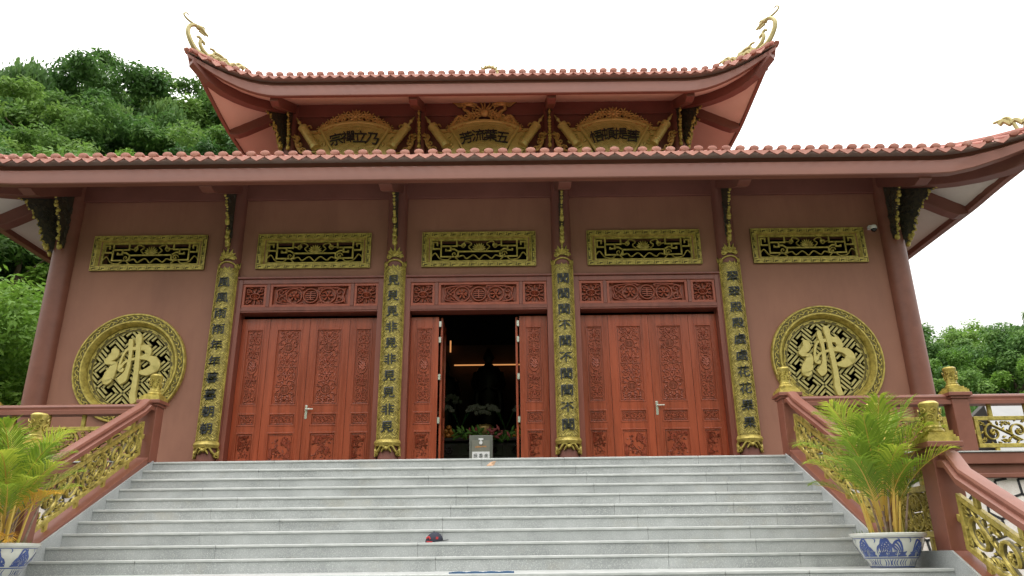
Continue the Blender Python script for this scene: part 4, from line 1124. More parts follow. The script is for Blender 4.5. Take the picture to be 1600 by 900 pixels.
    for j in range(7):
        t = j/6
        for i in range(n+1): o.append(sz((-1+2*i/n)*lerp(Lx-e,wx,t), lerp(y0+e,wy0,t)))
    b.add(o, [(j*(n+1)+i, j*(n+1)+i+1, (j+1)*(n+1)+i+1, (j+1)*(n+1)+i) for j in range(6) for i in range(n)])
    for s in (-1,1):
        o = []
        for j in range(7):
            t = j/6
            for i in range(n+1): o.append(sz(s*lerp(Lx-e,wx,t), lerp(lerp(y0+e,wy0,t), lerp(y1-e, y1-(wy0-y0), t), i/n)))
        b.add(o, [(j*(n+1)+i, j*(n+1)+i+1, (j+1)*(n+1)+i+1, (j+1)*(n+1)+i) for j in range(6) for i in range(n)])
    b.build('soffit', soffmat, rf, smooth=60)
    return rf, P, sz, warp
LR = make_roof(10.9, -1.9, 15.6, 6.10, .49, .24, .85, 1.65, 5.62, 2.98, 10.9, 20, (0.0, 9.0), .279, SOFFL, .53)
UR = make_roof(7.2, 1.35, 12.65, 10.31, .5, .58, .36, 1.95, 1.55, 6.999, 7.001, 13.5, (3.15, 5.4), .262, SOFFU, .566, True, .01, .08)

# upper storey walls, columns, beams
b = MB(); b.box(-5.4,5.4,3.15,3.4,7.6,10.70); b.box(-5.45,-5.2,3.41,10.8,7.6,10.7); b.box(5.2,5.45,3.41,10.8,7.6,10.7); b.box(-5.19,5.19,10.5,10.79,7.6,10.7)
b.build('upper_wall', BEAM, T)
b = MB(); b.box(-5.32,5.32,3.07,3.148,10.22,10.66); b.build('beam', BEAM, T, .01)
for x in CX:
    b = MB(); b.lathe([(.17,7.7),(.17,10.55)], (x,3.15,0), 24); b.build('upper_column', BEAM, T, smooth=40)

# rafters below the soffits and carved brackets under them
def rafter(p0, p1, sz, w=.11, hgt=.20, ext=None):
    """beam following the soffit from p0 (wall) to p1 (eave) in plan"""
    b = MB(); n = 8; hgt += .10; d = (Vector(p1)-Vector(p0)); d = Vector((d.x,d.y,0)).normalized(); nn = Vector((-d.y,d.x,0))
    rings = []
    for k in range(n+1):
        t = k/n; x, y = lerp(p0[0],p1[0],t), lerp(p0[1],p1[1],t); X,Y,Z = sz(x,y)
        c = Vector((X,Y,Z)); h = hgt*(1 if t < .85 else 1-.55*(t-.85)/.15)
        rings.append([c-nn*w+Vector((0,0,.03)), c+nn*w+Vector((0,0,.03)), c+nn*w-Vector((0,0,h)), c-nn*w-Vector((0,0,h))])
    b.loft(rings, True, True); return b.build('rafter', BEAM, T, .012)
def corbel(base, ang, L, H, th=.055, big=1.0):
    """carved wing bracket: base (x,y,ztop) at the column face, ang = plan direction, projects L and hangs H"""
    x, y, zt = base; dx, dy = math.cos(ang), math.sin(ang); nx, ny = -dy, dx
    M = lambda u, v, d: (x+dx*u+nx*d, y+dy*u+ny*d, zt+v)
    prof = bez([(L,.0),(L*.9,-.10*H),(L*.62,-.30*H),(L*.42,-.52*H),(L*.30,-.72*H),(L*.22,-.9*H),(L*.13,-1.0*H)], 5)
    # scalloped lower edge
    edge = []
    for i,(u,v) in enumerate(prof):
        k = .022*math.sin(i*1.9); edge.append((u+k, v-k))
    b = MB(); pl = [(0,0.0)] + edge + [(0,-H)]
    n = len(edge); 
    back = [(0, v) for u,v in edge]
    for sgn in (1,-1):
        P = [M(u,v,sgn*th/2) for u,v in edge] + [M(u,v,sgn*th/2) for u,v in back]
        b.add(P, [(i,i+1,n+i+1,n+i) for i in range(n-1)])
    for i in range(n-1):
        b.add([M(*edge[i],th/2),M(*edge[i+1],th/2),M(*edge[i+1],-th/2),M(*edge[i],-th/2)], [(0,1,2,3)])
    r_ = random.Random(int(L*100+H*10))
    for sgn in (1,-1):
        Ms = lambda u, v, d: M(u, v, sgn*(th/2+d))
        for k in range(int(12*big)):
            t = r_.random(); v = -H*t*.92; um = max(.06, L*(1-t)**1.3*.8)
            u = r_.uniform(.03, um)
            b.rib(spiral(u,v,.055,r_.uniform(0,6),1.2,r_.choice((-1,1)),9,.2), .012, .02, Ms); b.leaf(u,v,r_.uniform(0,6.3),.11,.03,.018,Ms)
    br = b.build('bracket', CORB, T, smooth=30)
    g_ = MB(); 
    for i in range(0,n-1):
        u,v = edge[i]; rr = r_.choice((.022,.03,.036,.044,.055)); u += r_.uniform(-.012,.02)
        g_.ell((0,0,0),(rr*.75,rr*.95,rr), 7, 5, lambda a,bq,c_: M(u+a*1.0, v+c_, bq))
    u,v = edge[0]; g_.ell((0,0,0),(.055,.06,.06),8,5,lambda a,bq,c_: M(u+a,v+c_,bq))
    u,v = edge[-1]; g_.ell((0,0,0),(.06,.06,.07),8,5,lambda a,bq,c_: M(u+a,v+c_,bq))
    g_.build('gold_edge', GOLD, br, smooth=40)
Lz = lambda x,y: LR[2](x,y)[2]-.10; Uz = lambda x,y: UR[2](x,y)[2]-.07
for x in CX:
    rafter((x,-.05),(x,-1.78), LR[2], .13, .20)
    corbel((x,-.20,Lz(x,-.2)-.21-.02), -PI/2, .72, 1.22)
    rafter((x,3.1),(x,1.48), UR[2], .11, .19)
    corbel((x,2.99,Uz(x,3.0)-.2), -PI/2, .42, 1.15, .05)
for s in (-1,1):
    X = s*9.0
    rafter((X,-.1),(X,-1.78), LR[2], .13, .22); rafter((X,.0),(s*10.8,.0), LR[2], .13, .22); rafter((s*9.1,-.1),(s*10.86,-1.86), LR[2], .14, .26)
    for k in range(1,4): rafter((s*9.1,k*3.4),(s*10.8,k*3.4), LR[2], .13, .22)
    corbel((X,-.22,Lz(9,-.2)-.22), -PI/2, .85, 1.25, .07, 2.0)
    corbel((s*9.27,0,Lz(9.25,0)-.22), 0 if s > 0 else PI, .85, 1.25, .07, 2.0)
    corbel((s*9.22,-.16,Lz(9.2,-.1)-.26), -PI/4 if s > 0 else -3*PI/4, 1.05, 1.2, .07, 2.0)
    Xu = s*5.4
    rafter((Xu,3.15),(s*7.1,3.15), UR[2], .11, .19); rafter((s*5.45,3.1),(s*7.16,1.39), UR[2], .12, .22); rafter((Xu,6.9),(s*7.1,6.9), UR[2], .11, .19)
    corbel((s*5.57,3.15,Uz(5.6,3.15)-.2), 0 if s > 0 else PI, .6, 1.1, .05, 1.4)
    corbel((s*5.53,3.02,Uz(5.5,3.05)-.22), -PI/4 if s > 0 else -3*PI/4, .75, 1.1, .05, 1.4)

# corner ornaments: long necked crested bird with scrolls
def ornament(RF, Lx, y0, s, k, name='corner_ornament'):
    rf, P, sz, warp = RF
    tip = Vector(P(s*Lx, y0, .12)); dd = Vector((-s*.7071,.7071,0)); perp = Vector((s*.7071,.7071,0))
    def O(x, z): # x: apparent inward offset, z: up; measured on the ridge line
        return tip + dd*(x/.7071*k) + Vector((0,0,z*k))
    def ground(x):
        q = x*k; return (Vector(P(s*(Lx-q), y0+q, .12)).z - tip.z)/k
    b = MB()
    def T_(pts, r): b.tube([O(*p) for p in [tuple(q) for q in bez([Vector(p) for p in pts], 6)]], r, 7)
    T_([(.26,ground(.26)-.03),(.12,.02),(.0,.22),(-.07,.44),(-.06,.62),(.02,.73),(.10,.72)], lambda t: .075*(1-.35*t)*k)
    T_([(.08,.72),(.16,.69),(.24,.62),(.30,.57)], [(.075-.002*i)*k*(1 if i < 10 else .75) for i in range(19)])
    T_([(.12,.63),(.20,.58),(.25,.55)], lambda t: .04*(1-.5*t)*k)
    b.ell((0,0,0),(.09*k,.07*k,.07*k),8,6,lambda x,y,z: tuple(O(.12,.71)+Vector((x,y,z))))
    T_([(.06,.74),(-.04,.77),(-.14,.83),(-.19,.92),(-.14,.98),(-.10,.94)], lambda t: .035*(1-.55*t)*k)
    T_([(.10,.76),(.18,.78),(.22,.74)], lambda t: .02*k)
    g1 = ground(.36)
    T_([(.36,g1),(.24,.10),(.17,.26),(.18,.38),(.13,.44),(.10,.41)], lambda t: 0.063*(1-.5*t)*k)
    T_([(.18,.36),(.24,.32),(.25,.27)], lambda t: 0.049*(1-.4*t)*k)
    g2 = ground(.5)
    T_([(.40,g1-.05),(.42,.05),(.46,.18),(.42,.24),(.36,.23)], lambda t: 0.049*(1-.4*t)*k)
    c = (.62, g2+.22)
    T_([(.46,.16),(.56,.15),(.66,.08),(.76,-.04),(.75,-.14),(.66,-.16),(.6,-.12)], lambda t: 0.056*(1-.3*t)*k)
    T_([(.42,g2+.05),(.5,g2+.10),(.6,g2+.08),(.68,g2+.15),(.72,-.04)], lambda t: 0.049*k)
    T_([(.66,g2),(.72,g2+.02),(.78,-.2+.0),(.9,ground(.9)+.12),(1.02,ground(1.02)+.10),(1.12,ground(1.12)+.05)], lambda t: 0.056*(1-.5*t)*k)
    for x in (.42,.55,.7,.85,1.0):
        T_([(x-.1,ground(x-.1)-.02),(x-.02,ground(x)+.07),(x+.05,ground(x)+.02)], lambda t: 0.056*k)
    b.build(name, ORNT, rf, smooth=50)
for s in (-1,1):
    ornament(UR, 7.2, 1.35, s, 1.0); ornament(LR, 10.9, -1.9, s, .95)
b = MB(); Mr = lambda u,v,d: (u, 7.0-d, 14.05+v)
# small gold sun disc on the ridge
b.rib([( .30*math.cos(a), .30*math.sin(a)+.33) for a in [2*PI*k/28 for k in range(29)]], .04, .05, Mr, .05)
for k in range(9): b.leaf(.2*math.cos(PI*k/8), .33+.2*math.sin(PI*k/8), PI*k/8, .22, .05, .05, Mr)
b.box(-.4,.4,6.9,7.1,13.98,14.12); b.build('ridge_ornament', ORNT, UR[0], smooth=40)

# ================================================================== FAN-SHAPED SIGNBOARDS
def fan(c, txt, lab, dragon):
    sg = thing('fan_signboard', (c,3.0,9), lab, 'signboard', 'fan shaped gold signboards under the upper eave')
    M = lambda u, v, d: (c+u, 3.0-d, v)
    r0, r1, cz_ = .95, 1.95, 8.03; A = R(29)
    def ar(r, n=20, a=A): return [(r*math.sin(lerp(-a,a,k/n)), cz_+r*math.cos(lerp(-a,a,k/n))) for k in range(n+1)]
    b = MB(); o_, i_ = ar(r1), ar(r0); n = len(o_)
    for h in (0.02,-.04): b.add([M(u,v,h) for u,v in o_+i_], [(k,k+1,n+k+1,n+k) for k in range(n-1)])
    lo = o_+i_[::-1]
    b.add([M(u,v,.02) for u,v in lo]+[M(u,v,-.04) for u,v in lo], [(k,(k+1)%len(lo),len(lo)+(k+1)%len(lo),len(lo)+k) for k in range(len(lo))])
    b.build('board', GOLDB, sg)
    b = MB(); Mf = lambda u,v,d: M(u,v,.02+d)
    b.rib(o_, .045, .035, Mf); b.rib(i_, .035, .03, Mf); b.rib([o_[0],i_[0]], .04, .05, Mf); b.rib([o_[-1],i_[-1]], .04, .05, Mf)
    b.rib(ar(r1-.11), .015, .02, Mf)
    def ins(u,v):
        q = v+9.3-cz_; rr = math.hypot(u,q); return r0+.04 < rr < r1-.13 and abs(math.atan2(u,q)) < A-.03
    fret(lambda u,v,d: Mf(u,v+9.3,d), b, ins, .045, .0115, .014, PI/4, 1.0)
    b.build('border', [GOLDB, GOLDM], sg)
    for k,ch in enumerate(txt):
        b = MB(); a = lerp(-.67*A,.67*A,k/3); r = 1.50
        put_glyph(b, ch, r*math.sin(a), cz_+r*math.cos(a)-.02, .37, .03, lambda u,v,d: M(u,v,.04+d), -a*.6, .009); b.build('character', INK, sg)
    for s in (-1,1):
        # unrolled scroll panel and roll
        p = [(s*.90,9.74),(s*1.42,9.72),(s*1.0,8.9),(s*.55,8.80)]
        b = MB(); b.poly(p if s < 0 else p[::-1], .0, M, .04)
        for k in range(8): b.leaf(s*lerp(.78,1.2,rnd.random()), lerp(9.05,9.55,rnd.random()), rnd.uniform(0,6), .16, .05, .03, M)
        b.rib(spiral(s*1.05,9.4,.12,0,1.3,s,14), .02, .03, M); b.build('scroll_panel', [GOLDB, GOLDM], sg)
        b = MB(); a0, a1 = Vector((c+s*1.47,2.95,9.83)), Vector((c+s*1.04,2.95,9.16))
        b.tube([lerp(a0,a1,t) for t in (0,.02,.1,.12,.3,.5,.7,.88,.9,1)], [.08,.135,.135,.115,.12,.12,.12,.115,.135,.135], 14)
        d = (a0-a1).normalized()
        b.tube([a0, a0+d*.10, a0+d*.16, a0+d*.22, a0+d*.34], [.035,.03,.055,.03,.012], 8)
        for k in range(9):
            q = lerp(a0,a1,.14+.085*k); b.rib([(0,0),(0.001,0)],.001,.001,lambda u,v,dd:(q.x,q.y,q.z)) if False else b.tube([q-d*.012,q,q+d*.012],[.118,.128,.118],12)
        b.build('scroll_roll', GOLDB, sg, smooth=40)
        b = MB()
        b.rib(bez([(s*1.05,8.95),(s*1.45,9.05),(s*1.62,9.3),(s*1.58,9.5),(s*1.68,9.6)],6), .025, .03, M, .02)
        for q in range(3): b.rib(spiral(s*(1.42+.09*q),9.1+.2*q,.1,q*2,1.3,-s,12), .02, .03, M, .02); 
        for q in range(5): b.leaf(s*(1.38+.06*q),9.02+.12*q,s*.4+(0 if s>0 else PI),.16,.04,.03,M)
        b.build('scroll_bracket', BRON, sg, smooth=40)
    # crest above the board
    b = MB(); rr = r1+.02
    for s in (-1,1):
        for k,t in enumerate((.22,.36,.50,.64,.78,.92)):
            a = s*t*A*1.12; r = rr+.10-.03*k; p = (r*math.sin(a), cz_+r*math.cos(a))
            b.rib(spiral(p[0],p[1],.15-.010*k,PI/2,1.4,s if k%2 else -s,16,.12), lambda q: .032*(1-.4*q), .05, M, .02)
            b.rosette(p[0]+.03*s, p[1]+.13-.01*k, .13-.008*k, .05, M, 6)
            for q in range(3): b.leaf(p[0],p[1],PI/2-a-s*(q-1)*.9,.2-.015*k,.035,.04,M)
        e = (rr*math.sin(s*A*1.05), cz_+rr*math.cos(A*1.05))
        b.rib(bez([(e[0]-s*.1,e[1]),(e[0]+s*.1,e[1]-.10),(e[0]+s*.25,e[1]-.06),(e[0]+s*.36,e[1]+.08),(e[0]+s*.27,e[1]+.15),(e[0]+s*.22,e[1]+.08)],6), .026, .04, M, .02)
    if dragon:
        b.dome(0,cz_+rr+.24,.13,.09,M,14)
        for k in range(13):
            a = lerp(R(-35),R(215),k/12); L = .20+.22*max(0,math.sin(a))**2
            b.rib(bez([(.13*math.cos(a),cz_+rr+.22+.13*math.sin(a)),((.13+L*.5)*math.cos(a)+.03*(k%2),cz_+rr+.22+(.13+L*.5)*math.sin(a)),((.13+L)*math.cos(a+.12),cz_+rr+.22+(.13+L)*math.sin(a+.08))],5), lambda q: .034*(1-.75*q), .04, M, .02)
        for s in (-1,1):
            b.rib(bez([(s*.9,cz_+rr-.18),(s*.72,cz_+rr+.12),(s*.5,cz_+rr-.02),(s*.42,cz_+rr+.22),(s*.58,cz_+rr+.36),(s*.52,cz_+rr+.50)],6), lambda q: .055*(1-.3*q), .06, M, .02)
            h = (s*.50, cz_+rr+.52)
            b.ell((0,0,0),(.14,.06,.085),8,6,lambda x,y,z: M(h[0]-s*.05+x,h[1]+z,.04-y))
            b.rib([(h[0]-s*.10,h[1]+.02),(h[0]-s*.28,h[1]-.03)], .04, .06, M, .02); b.rib([(h[0]-s*.08,h[1]-.05),(h[0]-s*.24,h[1]-.10)], .025, .05, M, .02)
            for q in range(4): b.rib(bez([(h[0]+s*.05,h[1]+.03*q-.03),(h[0]+s*.2,h[1]+.05*q-.08),(h[0]+s*(.32+.03*q),h[1]+.02*q)],5), lambda z: .025*(1-.7*z), .04, M, .02)
    else:
        b.rosette(0,cz_+rr+.14,.2,.06,M,10)
        for k in range(9): a = lerp(R(10),R(170),k/8); b.leaf(.06*math.cos(a),cz_+rr+.12,a,.28,.05,.04,M)
    b.build('crest', [BRON, GOLDK], sg, smooth=40)
fan(-3.6, '宗禪立乃', 'fan shaped gold signboard under the upper eave, the left one, with lotus crest', False)
fan(0, '芳流葉五', 'fan shaped gold signboard under the upper eave with flaming sun and dragons', True)
fan(3.6, '悟頓提菩', 'fan shaped gold signboard under the upper eave, the right one, with lotus crest', False)

# ================================================================== SMALL THINGS ON THE BUILDING
sc_ = thing('security_camera', (8.62,-.02,5.2), 'white dome security camera on the wall beside the right vent window', 'camera')
b = MB(); b.box(8.56,8.68,-.10,-.002,5.20,5.28); b.lathe([(.02,.09),(.055,.085),(.07,.05),(.07,-.0)], (8.62,-.16,5.16), 16); b.box(8.58,8.66,-.16,-.1,5.2,5.25); b.build('housing', WHITE, sc_, .006, smooth=40)
b = MB(); b.ell((8.62,-.16,5.155),(.062,.062,.062),14,8); b.build('dome', DARKP, sc_, smooth=80)

# donation box in the doorway
dbx = thing('donation_box', (.03,.55,0), 'grey donation box standing in the open doorway', 'donation box')
b = MB(); b.box(-.215,.275,.55,.95,0,.90); b.build('body', BOXM, dbx, .012)
b = MB(); b.box(-.16,.22,.535,.549,.02,.79); b.build('door_panel', BOXL, dbx, .004)
b = MB(); b.box(-.02,.08,.53,.548,.80,.835); b.build('slot_plate', WHITE, dbx, .003)
b = MB(); b.lathe([(.036,0),(.036,.02),(.03,.024)], (0,0,0), 14, lambda x,y,z: (.03+x,.534-z,.74+y*1.15)); b.box(.018,.042,.508,.534,.765,.80); b.build('padlock', WHITE, dbx)
ob = emit('orange lettering', (.9,.33,.04), 0.0)
b = MB(); put_glyph(b, 'CÔNG ĐỨC', .03, .665, .23, .003, lambda u,v,d:(u,.534-d,v), 0, .0); b.build('lettering', ob, dbx)
b = MB(); b.box(-.15,.21,.529,.534,.40,.56); b.build('paper_label', WHITE, dbx)
b = MB()
for ch,u in (('投',-.08),('香',.03),('金',.14)): put_glyph(b, ch, u, .48, .085, .002, lambda u,v,d:(u,.528-d,v), 0, .0)
b.build('lettering', INK, dbx)

# altar table, statues, offerings inside
al = thing('altar_table', (0,2.4,0), 'dark carved altar table inside the doorway', 'altar table')
b = MB(); b.box(-1.7,1.7,2.2,3.0,1.02,1.10); b.build('tabletop', ALTAR, al, .015)
b = MB(); b.box(-1.6,1.6,2.30,2.9,.02,1.0)
for k in range(6): b.box(-1.5+.51*k,-1.08+.51*k,2.27,2.299,.70,.95)
for k in range(6): b.rosette(-1.29+.51*k,.82,.1,.03,lambda u,v,d:(u,2.265-d,v))
b.box(-1.65,1.65,2.24,2.299,.60,.66); b.build('cabinet', ALTAR, al, .008)
def statue(x, y, z, k, lab):
    t = thing('standing_statue', (x,y,z), lab, 'statue', 'standing statues behind the altar')
    b = MB(); b.lathe([(.42,0),(.45,.10),(.36,.16),(.40,.22),(.34,.26)], (x,y,z), 20)
    b.build('lotus_base', STATUE, t, smooth=40)
    b = MB(); prof = [(.30,.26),(.33,.5),(.30,.9),(.33,1.25),(.37,1.5),(.36,1.7),(.30,1.83),(.15,1.90),(.10,1.95),(.10,1.99),(.135,2.06),(.145,2.15),(.125,2.25),(.09,2.30),(.07,2.36),(.02,2.40)]
    b.lathe([(r*k, q*k) for r,q in prof], (0,0,0), 20, lambda X,Y,Z: (x+X*1.0, y+Y*.62, z+Z))
    for s in (-1,1):
        b.tube([(x+s*.33*k,y,z+1.68*k),(x+s*.40*k,y-.08,z+1.35*k),(x+s*.30*k,y-.22,z+1.12*k),(x+s*.05,y-.28,z+1.25*k)], [.10*k,.095*k,.09*k,.05*k], 8)
        b.tube([(x+s*.30*k,y-.2,z+1.12*k),(x+s*.33*k,y-.15,z+.7*k),(x+s*.30*k,y-.1,z+.45*k)], [.09*k,.11*k,.05*k], 8)
        b.ell((x+s*.14*k,y,z+2.14*k),(.025,.03,.06),6,5)
    b.build('figure', STATUE, t, smooth=60)
SP = [(-1.23,5.9,1.6,.95,'robed standing statue behind the altar, the left one of three'),(.02,5.7,1.7,1.02,'robed standing statue behind the centre of the altar'),(1.2,5.9,1.6,.95,'robed standing statue behind the altar, half hidden by the right door leaf')]
pd = thing('altar_plinth', (0,5.9,0), 'dark plinth carrying the three statues inside', 'plinth')
b = MB(); b.box(-2.4,2.4,5.3,6.6,.02,1.52); b.box(-2.5,2.5,5.25,6.65,1.52,1.60); b.box(-.5,.5,5.25,6.25,1.601,1.70); b.build('plinth_block', ALTAR, pd, .01)
for a in SP: statue(*a)
orn = MB(); orn.ell((0,0,0),(.062,.062,.058),12,8); o0 = None
for sx, sd in ((-.80,'left'),(.86,'right')):
    for lay,(n,zz) in enumerate(((3,0),(2,.105),(1,.21))):
        for i in range(n):
            for jq in range(n if lay < 2 else 1):
                px_, py_, pz = sx+(i-(n-1)/2)*.126, 2.42+(jq-(n-1)/2)*.126, 1.158+zz
                if o0 is None: o = orn.build('orange', ORNG, smooth=80); o0 = o
                else: o = o0.copy(); col.objects.link(o)
                o.location = (px_,py_,pz); tag(o, f'orange in the fruit pyramid on the {sd} of the altar', 'orange', f'oranges piled on the {sd} of the altar')
bw = thing('incense_bowl', (.02,2.35,1.1), 'brass incense bowl in the middle of the altar', 'bowl')
b = MB(); b.lathe([(.12,.0),(.13,.03),(.10,.05),(.17,.12),(.20,.20),(.19,.25),(.22,.28),(.20,.29),(.17,.24),(.02,.2)], (.02,2.35,1.1), 22); b.build('bowl', BRON, bw, smooth=40)
def flowers(x, y, z, lab, seed, kind):
    t = thing('flower_arrangement', (x,y,z), lab, 'flowers')
    b = MB(); b.lathe([(.09,0),(.12,.1),(.09,.2),(.11,.26)], (x,y,z), 14); b.build('vase', ALTAR, t, smooth=40)
    r_ = random.Random(seed); st_ = MB(); fl = MB(); lf = MB()
    for k in range(9 if kind == 'orchid' else 26):
        a = r_.uniform(0,6.3) if kind != 'orchid' else (PI*(k%2) + r_.uniform(-.4,.4))
        L = r_.uniform(.35,.55) if kind == 'orchid' else r_.uniform(.25,.7)
        pts = []
        for q in range(8):
            tt = q/7
            if kind == 'orchid': p = (x+math.cos(a)*L*tt*1.1, y+math.sin(a)*L*tt*.6-.05, z+.25+.7*math.sin(tt*2.2)*(.8+.2*L)-.1*tt)
            else: p = (x+math.cos(a)*L*tt*1.5, y+math.sin(a)*L*.5*tt-.08, z+.2+.35*math.sin(tt*1.9)*r_.uniform(.8,1))
            pts.append(p)
        st_.tube(pts, .008, 4)
        for q in range(3,8):
            p = pts[q]
            if kind == 'orchid':
                Mx = lambda u,v,d: (p[0]+u, p[1]-d-.02, p[2]+v)
                for z5 in range(5): fl.leaf(0,0,z5*2*PI/5+q,.055,.022,.012,Mx)
            else:
                Mx = lambda u,v,d: (p[0]+u, p[1]-d, p[2]+v); (fl if k % 3 == 0 else lf).leaf(0,0,r_.uniform(0,6.3),.17,.03,.01,Mx)
    st_.build('stem', FOL, t); fl.build('blossom', PETW if kind == 'orchid' else PETR, t)
    if lf.v: lf.build('foliage', FOLY, t)
flowers(-.55,2.75,1.1,'white orchid spray on the altar left of the central statue',1,'orchid'); flowers(.52,2.75,1.1,'white orchid spray on the altar right of the central statue',2,'orchid')
flowers(-1.15,3.4,1.5,'pale orchid spray at the left edge of the open doorway',4,'orchid')
flowers(.02,1.9,.62,'spreading arrangement of red bracts and green leaves before the altar',3,'mixed')

# ================================================================== CAP, LEAF, STRIP ON THE STEPS
cy_, cz_ = levels[8][0]+.16, levels[8][1]
cp = thing('baseball_cap', (-.29,cy_,cz_), 'navy and red baseball cap lying on a stair step', 'cap')
Mcap = lambda x,y,z: (-.30+x, cy_+y, cz_+z)
b = MB(); rings = []
for j in range(7):
    a = PI/2*j/6; rr = math.cos(a)*.098+.002
    rings.append([Mcap(rr*1.12*math.cos(2*PI*k/20)*(1+.05*math.sin(3*2*PI*k/20)), rr*math.sin(2*PI*k/20), .012+.115*math.sin(a)+.012*math.cos(2*PI*k/20)*math.cos(a)) for k in range(20)])
b.loft(rings, True, True); b.ell((0,0,0),(.012,.012,.008),8,4,lambda x,y,z: Mcap(x,y,z+.13)); b.build('crown', CAPB, cp, smooth=60)
b = MB(); o1=[];o2=[]
for k in range(13):
    a = lerp(-1.15,1.15,k/12); o1.append((.10*math.cos(a),.088*math.sin(a))); o2.append((.10*math.cos(a)+.085*math.cos(a)**.6 if math.cos(a)>0 else 0,.095*math.sin(a)))
rings = [[Mcap(x,y,.022) for x,y in o1]+[Mcap(x,y,.028) for x,y in o1[::-1]], [Mcap(x,y,.030-.9*y*y) for x,y in o2]+[Mcap(x,y,.036-.9*y*y) for x,y in o2[::-1]]]
b.loft(rings, True, True); b.build('brim', CAPB, cp, smooth=50)
b = MB(); Mb_ = lambda u,v,d: Mcap(u, -(.098-.35*v*v*4-.0)*math.cos(u/.11)-.004-d, v)
b.poly([(.03,.04),(.058,.04),(.06,.068),(.033,.07)][::1], .004, Mb_, .01)
b.rib(bez([(-.09,.05),(-.06,.07),(-.04,.04)],4), .010, .006, Mb_, .006)
b.rib(bez([(-.085,.012),(-.05,.010),(-.01,.006)],4), .009, .010, Mb_, .01); b.build('red_trim', CAPR, cp)
y1_ = levels[1][0]+.05
b = MB(); sh = [(0,0),(.05,.03),(.10,.035),(.15,.01),(.10,-.03),(.05,-.03)]
o = []; 
for q,(u,v) in enumerate(sh): o.append((.28+u, y1_+v, levels[1][1]+.012+.02*(q in (2,3))+.05*(v>0)))
b.add(o+[(x,y,z+.006) for x,y,z in o]+[(.355,y1_,levels[1][1]+.075)], [(k,(k+1)%6,6+(k+1)%6,6+k) for k in range(6)]+[(6+k,6+(k+1)%6,12) for k in range(6)]+[(5,4,3,2,1,0)])
b.leaf(0,0,.6,.07,.02,.03,lambda u,v,d:(.36+u,y1_-.02-d*.2,levels[1][1]+.02+abs(v)+d))
tag(b.build('dried_leaf', LEAFD), 'curled brown dried leaf on the second step below the open doorway', 'leaf')
b = MB(); n = 24; zl = -1.64
for k in range(n):
    x0 = .05+.65*k/n; x1 = .05+.65*(k+1)/n; sg = .012*abs(math.sin(PI*k/6))
    b.box(x0,x1+.0005,-7.225,-7.16,zl+.001,zl+.014+.6*sg)
tag(b.build('blue_strip', BLUEP, smooth=40), 'blue plastic strip lying on the edge of the lower landing', 'strip')

# ================================================================== POTTED PALMS
def frond_mesh(name, seed, L, matl, arch):
    r_ = random.Random(seed); vs=[]; fs=[]; tone=[]
    n = 46; pts=[]
    p = Vector((0,0,0)); el = R(80); 
    for k in range(n+1):
        pts.append(p.copy()); t = k/n
        el_ = el - arch*t**1.4
        p = p + Vector((math.cos(el_),0,math.sin(el_)))*(L/n)
    # rachis
    for k in range(n):
        a, b_ = pts[k], pts[k+1]; wd = .012*(1-k/n)+.002; o=len(vs)
        vs += [a+Vector((0,-wd,0)),a+Vector((0,wd,0)),b_+Vector((0,wd*.95,0)),b_+Vector((0,-wd*.95,0))]; fs.append((o,o+1,o+2,o+3)); tone.append(.95)
        vs += [a+Vector((0,0,-wd)),a+Vector((0,0,wd)),b_+Vector((0,0,wd*.95)),b_+Vector((0,0,-wd*.95))]; fs.append((o+4,o+5,o+6,o+7)); tone.append(.9)
    for k in range(14, n+1):
        t = (k-14)/(n-14); base = pts[min(k,n)]; tg = (pts[min(k+1,n)]-pts[max(k-1,0)]).normalized()
        ln = L*.40*(math.sin(PI*(.16+.80*t))**.8)*r_.uniform(.88,1.1)
        up = Vector((0,1,0)).cross(tg).normalized()*-1
        if up.z < 0: up = -up
        for s in (-1,1):
            if r_.random() < .04: continue
            fw = lerp(.75, 1.9, t)
            d = (Vector((0,s,0)) + tg*fw + up*r_.uniform(.25,.6)).normalized()
            w_ = .0078*r_.uniform(.8,1.2)
            q0 = base; q1 = base + d*ln*.5; q2 = q1 + (d*.8 + Vector((0,0,-.38-.2*r_.random()))).normalized()*ln*.5
            wv = d.cross(up).normalized()*w_
            o=len(vs); vs += [q0-wv*.4,q0+wv*.4,q1+wv,q1-wv,q2]
            fs += [(o,o+1,o+2,o+3),(o+3,o+2,o+4)]; tn = min(1,max(0,.25+.5*t*r_.random()+.35*r_.random())); tone += [tn,tn]
    me = bpy.data.meshes.new(name); me.from_pydata(vs,[],fs)
    at = me.attributes.new('tone','FLOAT','FACE'); at.data.foreach_set('value', tone); me.materials.append(matl); me.materials.append(CANE)
    me.polygons.foreach_set('material_index', [1 if i < 2*n else 0 for i in range(len(fs))]); return me
FR = [frond_mesh('frond', i, 1.0, FOLP, a) for i,a in enumerate((.55,.8,1.1,1.4))] + [frond_mesh('frond', 9, .9, FOLO, 1.0)]
